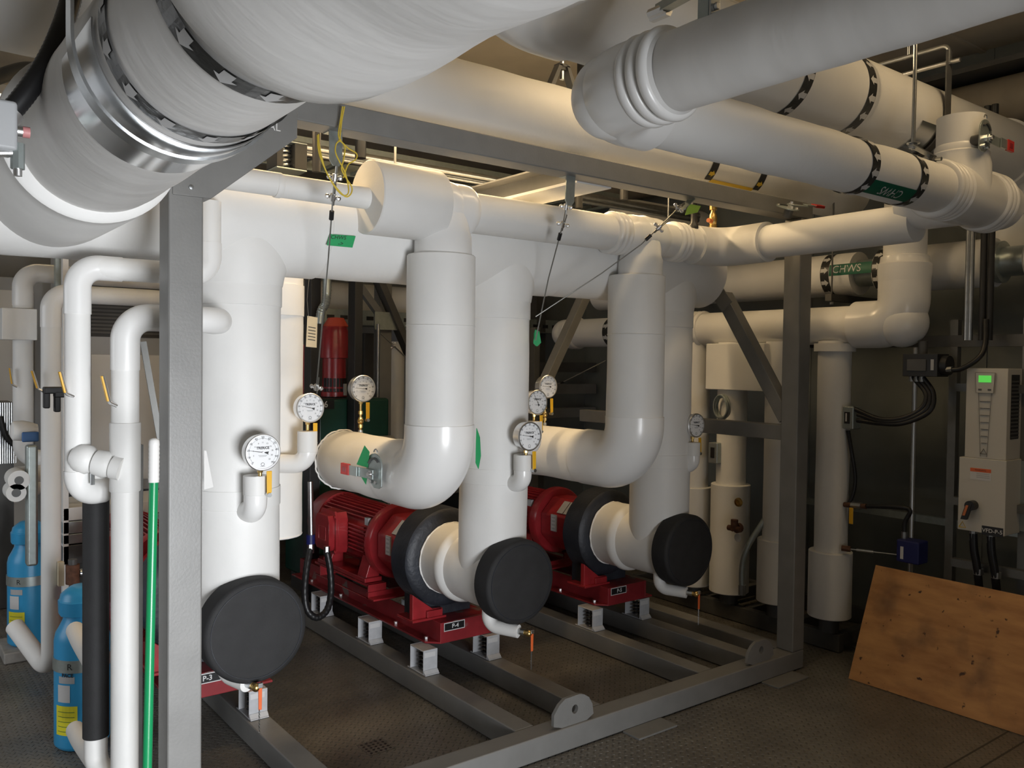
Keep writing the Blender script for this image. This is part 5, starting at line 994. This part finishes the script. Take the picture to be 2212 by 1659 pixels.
t = thing('spring_hanger','black boxed spring hanger under the roof left of the twine','hanger',aq(646,365,3.6)); a, b_ = aq(598,302,3.6), aq(664,368,3.6); mb = MB(); mb.box((a.x,3.6,b_.z),(a.x+.03,3.72,a.z),BLK); mb.box((b_.x-.06,3.6,b_.z),(b_.x,3.72,a.z),BLK); mb.box((a.x,3.6,a.z),(b_.x,3.72,a.z+.008),GALVP); mb.box((a.x,3.6,b_.z-.008),(b_.x,3.72,b_.z),GALVP); part(mb,'housing',t,.004)
mb = MB(); xc = (a.x+b_.x-.03)/2; mb.tube([V((xc+.028*math.cos(w_),3.66+.028*math.sin(w_),b_.z+.004+(a.z-b_.z-.01)*w_/(2*PI*5))) for w_ in [2*PI*5*j/80 for j in range(81)]],.006,GALV,6); part(mb,'spring',t); mb = MB(); mb.cyl((xc,3.66,a.z),(xc,3.66,ZC),.006,GALV,n=8); part(mb,'rod',t)
for k, (px, y0, y1, yy, r, m) in enumerate(((684,288,372,3.4,.018,BLK),(779,305,342,3.6,.026,BLK),(1251,405,450,3.4,.020,BLK),(1348,412,432,3.4,.022,BLK),(854,300,355,3.3,.005,GALV),(1444,430,470,3.3,.004,GALV))):
    a = aq(px,y0,yy); b_ = aq(px,y1,yy); mb = MB(); mb.cyl((a.x,yy,b_.z-.0),(a.x,yy,ZC),r,m,n=14); tag(mb.build('hanger_rod'),['black hanger sleeve behind the yellow twine','fat black hanger sleeve above the end sleeve','black hanger sleeve beside the middle cable bracket','black hanger sleeve above the ribbed tee','thin hanger rod right of the end sleeve','thin hanger rod left of the lime note'][k],'hanger rod')
# top of the picture: saddle clamp on the pipe behind the beam, strut ends, bolts
p = aq(1214,165,2.92); t = thing('beam_clamp','split black saddle hanger on the pipe behind the top beam','hanger',(p.x,2.92,2.825)); mb = MB()
for s in (-1,1): mb.prism([V((p.x+s*.012,2.90,2.93)),V((p.x+s*.03,2.90,2.93)),V((p.x+s*.085,2.90,2.815)),V((p.x+s*.062,2.90,2.815))],(0,.04,0),STLD)
mb.box((p.x-.03,2.90,2.925),(p.x+.03,2.94,2.935),STLD); part(mb,'legs',t); mb = MB(); mb.cyl((p.x,2.92,2.87),(p.x,2.92,ZC),.010,GALV,n=12); mb.cyl((p.x,2.92,2.91),(p.x,2.92,2.925),.02,STLD,n=6); part(mb,'rod',t)
for k, (q0, q1, y0, l) in enumerate((((1426,20),(1478,-10),1.60,'dark strut end with bolt above the ribbed elbow'),((1541,20),(1560,-60),1.27,'galvanised strut with square washer touching the pipe from the ribbed elbow'))):
    t = thing('strut_bracket',l,'bracket',aq(*q0,y0)); a, b_ = aq(*q0,y0), aq(*q1,y0-.15*(1-k)); mb = MB()
    if k==0: mb.bar(a,a+(b_-a)*5,.030,.022,GALVP); part(mb,'strut',t); mb = MB(); mb.cyl(a+V((.0,-.03,-.012)),a+V((0,.03,-.012)),.016,CHROME,n=6); mb.cyl(a+V((-.02,-.036,-.012)),a+V((-.02,.02,-.012)),.012,CHROME,n=6); part(mb,'bolt',t)
    else: mb.box((a.x-.018,y0,a.z-.025),(a.x+.018,y0+.03,ZC),GALVP); part(mb,'strut',t); mb = MB(); mb.box((a.x-.017,y0-.006,a.z-.022),(a.x+.017,y0,a.z+.03),GALV); mb.cyl((a.x,y0-.014,a.z+.004),(a.x,y0-.006,a.z+.004),.009,CHROME,n=6); part(mb,'washer_plate',t,.002)
# top left: electric actuator with black conduit
t = thing('damper_actuator','grey actuator box at the left edge with a thick black flexible conduit','actuator',aq(-10,300,2.15)); c = aq(-20,272,2.15); mb = MB(); mb.box(c-V((.10,.05,.055)),c+V((.045,.05,.05)),GREYP); part(mb,'housing',t,.008)
mb = MB(); pts = spline([aq(18,248,2.13),aq(60,196,2.13),aq(100,135,2.14),aq(130,70,2.15),aq(150,10,2.18),aq(165,-60,2.2),aq(172,-200,2.22)],14); mb.tube(pts,[.0215+.0012*(i%2) for i in range(len(pts))],RUB,14); part(mb,'hose',t); mb = MB(); a = aq(18,248,2.13); d = (pts[1]-pts[0]).normalized(); mb.cyl(a-d*.02,a+d*.012,.027,CHROME,n=20); part(mb,'connector',t)
mb = MB(); a = aq(30,282,2.12); mb.cyl(a,a+X*.016,.012,CHROME,n=10); mb.cyl(a+X*.016,a+X*.030,.012,mat('pink_plug',(.6,.25,.25),.5),n=10); lab(part(mb,'plug',t),'pink plug'); mb = MB(); a = aq(-30,330,2.12); b_ = aq(38,330,2.12); mb.cyl(a,b_,.010,CHROME,n=12); mb.cyl(b_-Z*.035,b_+Z*.02,.014,GALVP,n=8); mb.cyl(b_-Z*.05,b_-Z*.03,.009,CHROME,n=10); part(mb,'linkage',t)
mb = MB(); mb.tube(spline([aq(-20,172,3.3),aq(40,152,3.3),aq(75,150,3.3),aq(120,160,3.3)],8),.024,STLD,10); tag(mb.build('rear_conduit'),'dark bent conduit behind the black flexible conduit, top left','conduit')
# ---------------------------------------------------------------- far left background
t = thing('air_handler','grey cabinet with black louvre behind the upright pipes left of the post','cabinet',(1.6,6.4,0)); a = aq(196,615,5.8); b_ = aq(244,728,5.8); mb = MB(); mb.box((a.x-.05,5.8,.75),(2.3,6.9,2.55),GREYP); part(mb,'housing',t,.01)
mb = MB(); mb.box((a.x,5.795,b_.z),(a.x+.6,5.80,a.z),BLK)
for k in range(14): mb.box((a.x,5.788,b_.z+.02+(a.z-b_.z)/14*k),(a.x+.6,5.795,b_.z+.032+(a.z-b_.z)/14*k),STLD)
lab(part(mb,'louvre',t),'black louvre'); mb = MB(); mb.box((a.x,5.79,.82),(a.x+.6,5.80,aq(200,765,5.8).z),WHT); part(mb,'access_panel',t,.004); mb = MB(); mb.box((a.x,5.82,0),(2.3,6.9,.75),STLD); part(mb,'plinth',t)
t = thing('control_box','white control box behind the black paddle levers','box',aq(133,920,5.6)); a, b_ = aq(121,757,5.6), aq(146,918,5.6); mb = MB(); mb.box((a.x,5.6,b_.z),(b_.x+.05,5.75,a.z),WHT); part(mb,'housing',t,.006); mb = MB(); mb.box((a.x+.03,5.7,.004),(a.x+.07,5.74,b_.z),STLD); part(mb,'stand',t); mb = MB(); c = aq(128,785,5.595); mb.box(c-V((.02,.0,.02)),c+V((.02,.003,.02)),GREYP); lab(part(mb,'label',t),'small printed label')
for k, (px, w, yy, y0) in enumerate(((142,10,5.0,540),(130,16,5.1,540))):
    a = aq(px,y0,yy); hw = w/2/FPX*yy; mb = MB(); mb.box((a.x-hw,yy,.3),(a.x+hw,yy+.05,2.9),WHT if k==0 else GALVP); tag(mb.build('trunking'),['slim white trunking beside the pipe bend left of the post','grey trunking with a clamp below the huge pipe'][k],'trunking')
t = thing('rear_cabinet','pale grey cabinet standing at the far left','cabinet',(.95,7.8,0)); mb = MB(); mb.box((.55,7.4,.02),(1.6,8.4,2.2),GREYP); part(mb,'housing',t,.01); mb = MB(); mb.box((.62,7.39,.10),(1.05,7.40,2.1),WHT); part(mb,'panel',t,.004)
t = thing('fin_coil','dark finned coil with looped tube at the left edge','coil',aq(10,960,6.2)); a, b_ = aq(-10,870,6.2), aq(30,1000,6.2); mb = MB(); mb.box((a.x-.1,6.2,.004),(b_.x,6.5,a.z),STLD)
for k in range(10): mb.box((a.x+.012*k,6.19,b_.z),(a.x+.012*k+.004,6.2,a.z),GALV)
part(mb,'fins',t); mb = MB(); mb.tube(spline([aq(0,900,6.1),aq(12,940,6.1),aq(30,960,6.1),aq(45,962,6.1)],8),.018,BLK,10); part(mb,'loop',t)
t = thing('pan_shelf','stacked grey pans between the upright pipes at left','shelf',aq(160,1190,5.0))
for k, (y0, y1, m) in enumerate(((1098,1122,WHT),(1128,1150,GALVP),(1156,1172,GALVP),(1180,1216,STLD))):
    a, b_ = aq(136,y0,5.0), aq(186,y1,5.0); mb = MB(); mb.box((a.x,5.0,b_.z),(b_.x+.5,5.4,a.z),m); part(mb,'pan',t,.004)
mb = MB(); a = aq(140,1216,5.05); mb.box((a.x,5.05,0),(a.x+.04,5.09,a.z),STLD); mb.box((a.x+.55,5.05,0),(a.x+.59,5.09,a.z),STLD); part(mb,'legs',t)
t = thing('relief_valve','brown relief valve body above the nearer blue bottle','valve',aq(158,1262,4.4)); c = aq(157,1240,4.4); mb = MB(); mb.cyl(c-Z*.045,c+Z*.045,.03,RUST,n=14); mb.cyl(c+Z*.045,c+Z*.07,.02,STLD,n=10); mb.cyl(c+X*.03,c+X*.09,.02,GALV,n=10); mb.box(c+V((-.06,.0,-.05)),c+V((-.035,.04,.06)),CREAM); part(mb,'body',t)
# dim machinery seen between the P-4 riser and the P-5 drop
t = thing('rear_machine','dim grey machine behind the rear struts between the middle and right drops','machine casing',(4.3,7.3,0)); a = aq(1150,700,7.0); mb = MB(); mb.box((3.9,7.0,.3),(5.1,7.8,1.95),GREYP); part(mb,'housing',t,.01)
for px, py, r in ((1245,745,.16),(1215,905,.13),(1270,900,.10)):
    c = aq(px,py,6.98); mb = MB(); mb.lathe(c,(0,-1,0),[(0,r),(.04,r),(.05,r-.02),(.055,.02)],GALVP,28); part(mb,'round_cover',t)
for k, px in enumerate((1262,1282,1296)):
    c = aq(px,700,6.8); mb = MB(); mb.cyl((c.x,6.8,.1),(c.x,6.8,2.0),.03,BLK,n=12); part(mb,'hose',t)
mb = MB(); mb.tube([aq(1245,740,6.9)+V((.20*math.cos(a),0,.20*math.sin(a))) for a in [PI+PI*i/14 for i in range(15)]],.03,BLK,10); part(mb,'looped_hose',t)
mb = MB(); p = aq(1170,700,5.9); mb.box((p.x-.06,5.9,0),(p.x+.05,6.0,2.3),STLD); tag(mb.build('rear_upright',bevel=.004),'dark steel upright behind the gauges by the P-4 riser','post')
t = thing('bracing_rack','grey strut frame with long diagonal behind the gauges right of the P-4 riser','frame',aq(1225,800,5.3)); mb = MB(); mb.bar(aq(1262,640,4.3),aq(1172,838,4.3),.075,.06,STL,Y); part(mb,'diagonal_brace',t,.004)
mb = MB(); mb.box((aq(1166,800,5.5).x-.06,5.5,0),(aq(1166,800,5.5).x,5.58,1.9),STL); part(mb,'upright',t,.004)
for y0 in (800,848,900):
    mb = MB(); a, b_ = aq(1185,y0-18,5.5), aq(1330,y0+18,5.5); mb.box((a.x-.1,5.5,a.z-.085),(min(b_.x,5.15),5.58,a.z),STL if y0>820 else STLD); part(mb,'cross_strut',t,.004)
# ---------------------------------------------------------------- strip lights under the roof
def strip(x0, x1, y, z, e, lbl, alongY=False, col=(1,.70,.36), SPD=115, tilt=0.):
    t = thing('strip_light',lbl,'lamp',((x0+x1)/2,y,z),'strip lights'); mb = MB()
    if alongY: mb.box((y-.05,x0,z+.03),(y+.05,x1,z+.09),WHT)
    else: mb.box((x0,y-.05,z+.03),(x1,y+.05,z+.09),WHT)
    part(mb,'housing',t,.004); mb = MB(); g = (lambda a: V((y,a,z+.015))) if alongY else (lambda a: V((a,y,z+.015)))
    mb.cyl(g(x0+.03),g(x1-.03),.014,TUBE,n=14); part(mb,'tube',t)
    mb = MB(); 
    for a in (x0+.3,x1-.3): mb = MB(); p = g(a); mb.cyl(p+Z*.07,(p.x,p.y,ZC),.004,GALV,n=8); part(mb,'hanger_wire',t)
    l = bpy.data.lights.new('strip_lamp','AREA'); l.shape = 'RECTANGLE'; l.size = x1-x0-.06; l.size_y = .06; l.energy = e; l.spread = math.radians(SPD); l.color = col
    o = bpy.data.objects.new('strip_lamp',l); C.objects.link(o); p = g((x0+x1)/2); o.location = (p.x,p.y,z-.005); o.rotation_euler = (tilt,0,PI/2 if alongY else 0)
TUBE = mat('lamp_tube',(1,.82,.55),.4,emit=12)
E1, E2, E3, ED, EL, EG, SP, EW, EXPO = 26, 6, 2, 50, 18, 9, 76, .012, 0.
E4 = 5
strip(1.0,3.7,3.45,2.70,E1,'long strip light under the roof just behind the top beam',SPD=150,tilt=-.5)
strip(2.2,3.7,2.44,3.10,E4,'strip light under the roof between the two thick overhead pipes',SPD=170)
strip(.3,1.5,3.3,3.24,E2,'strip light under the roof above the pipe with arrow bands',True,SPD=165)
strip(.2,1.4,6.2,3.2,E3,'strip light under the roof at the back left')
def daylight(name, loc, aim, sx, sy, e, spread, col):
    l = bpy.data.lights.new(name,'AREA'); l.shape = 'RECTANGLE'; l.size = sx; l.size_y = sy; l.energy = e; l.color = col; l.spread = math.radians(spread)
    o = bpy.data.objects.new(name,l); C.objects.link(o); o.location = loc; o.rotation_euler = (V(aim)-V(loc)).to_track_quat('-Z','Z').to_euler()
daylight('daylight_front_door',(.75,YF-.03,.62),(.28,3.2,.55),1.6,1.15,ED,SP,(.94,.965,1.0))
daylight('ground_bounce_fill',(.7,YF-.02,.30),(.6,.6,2.0),1.6,.5,EG,150,(.95,.97,1.0))  # added upward fill for the overhead pipes, standing in for bounce off the ground outside
daylight('daylight_left_door',(XL+.02,4.4,1.5),(.6,4.2,0),1.8,1.8,EL,150,(.94,.965,1.0))
w = bpy.data.worlds.new('sky'); bpy.context.scene.world = w; w.use_nodes = True
bg = w.node_tree.nodes['Background']; bg.inputs[0].default_value = (.75,.85,1,1); bg.inputs[1].default_value = EW
vs = bpy.context.scene.view_settings; vs.view_transform = 'Standard'; vs.look = 'None'; vs.gamma = 1; vs.exposure = EXPO; vs.use_curve_mapping = False
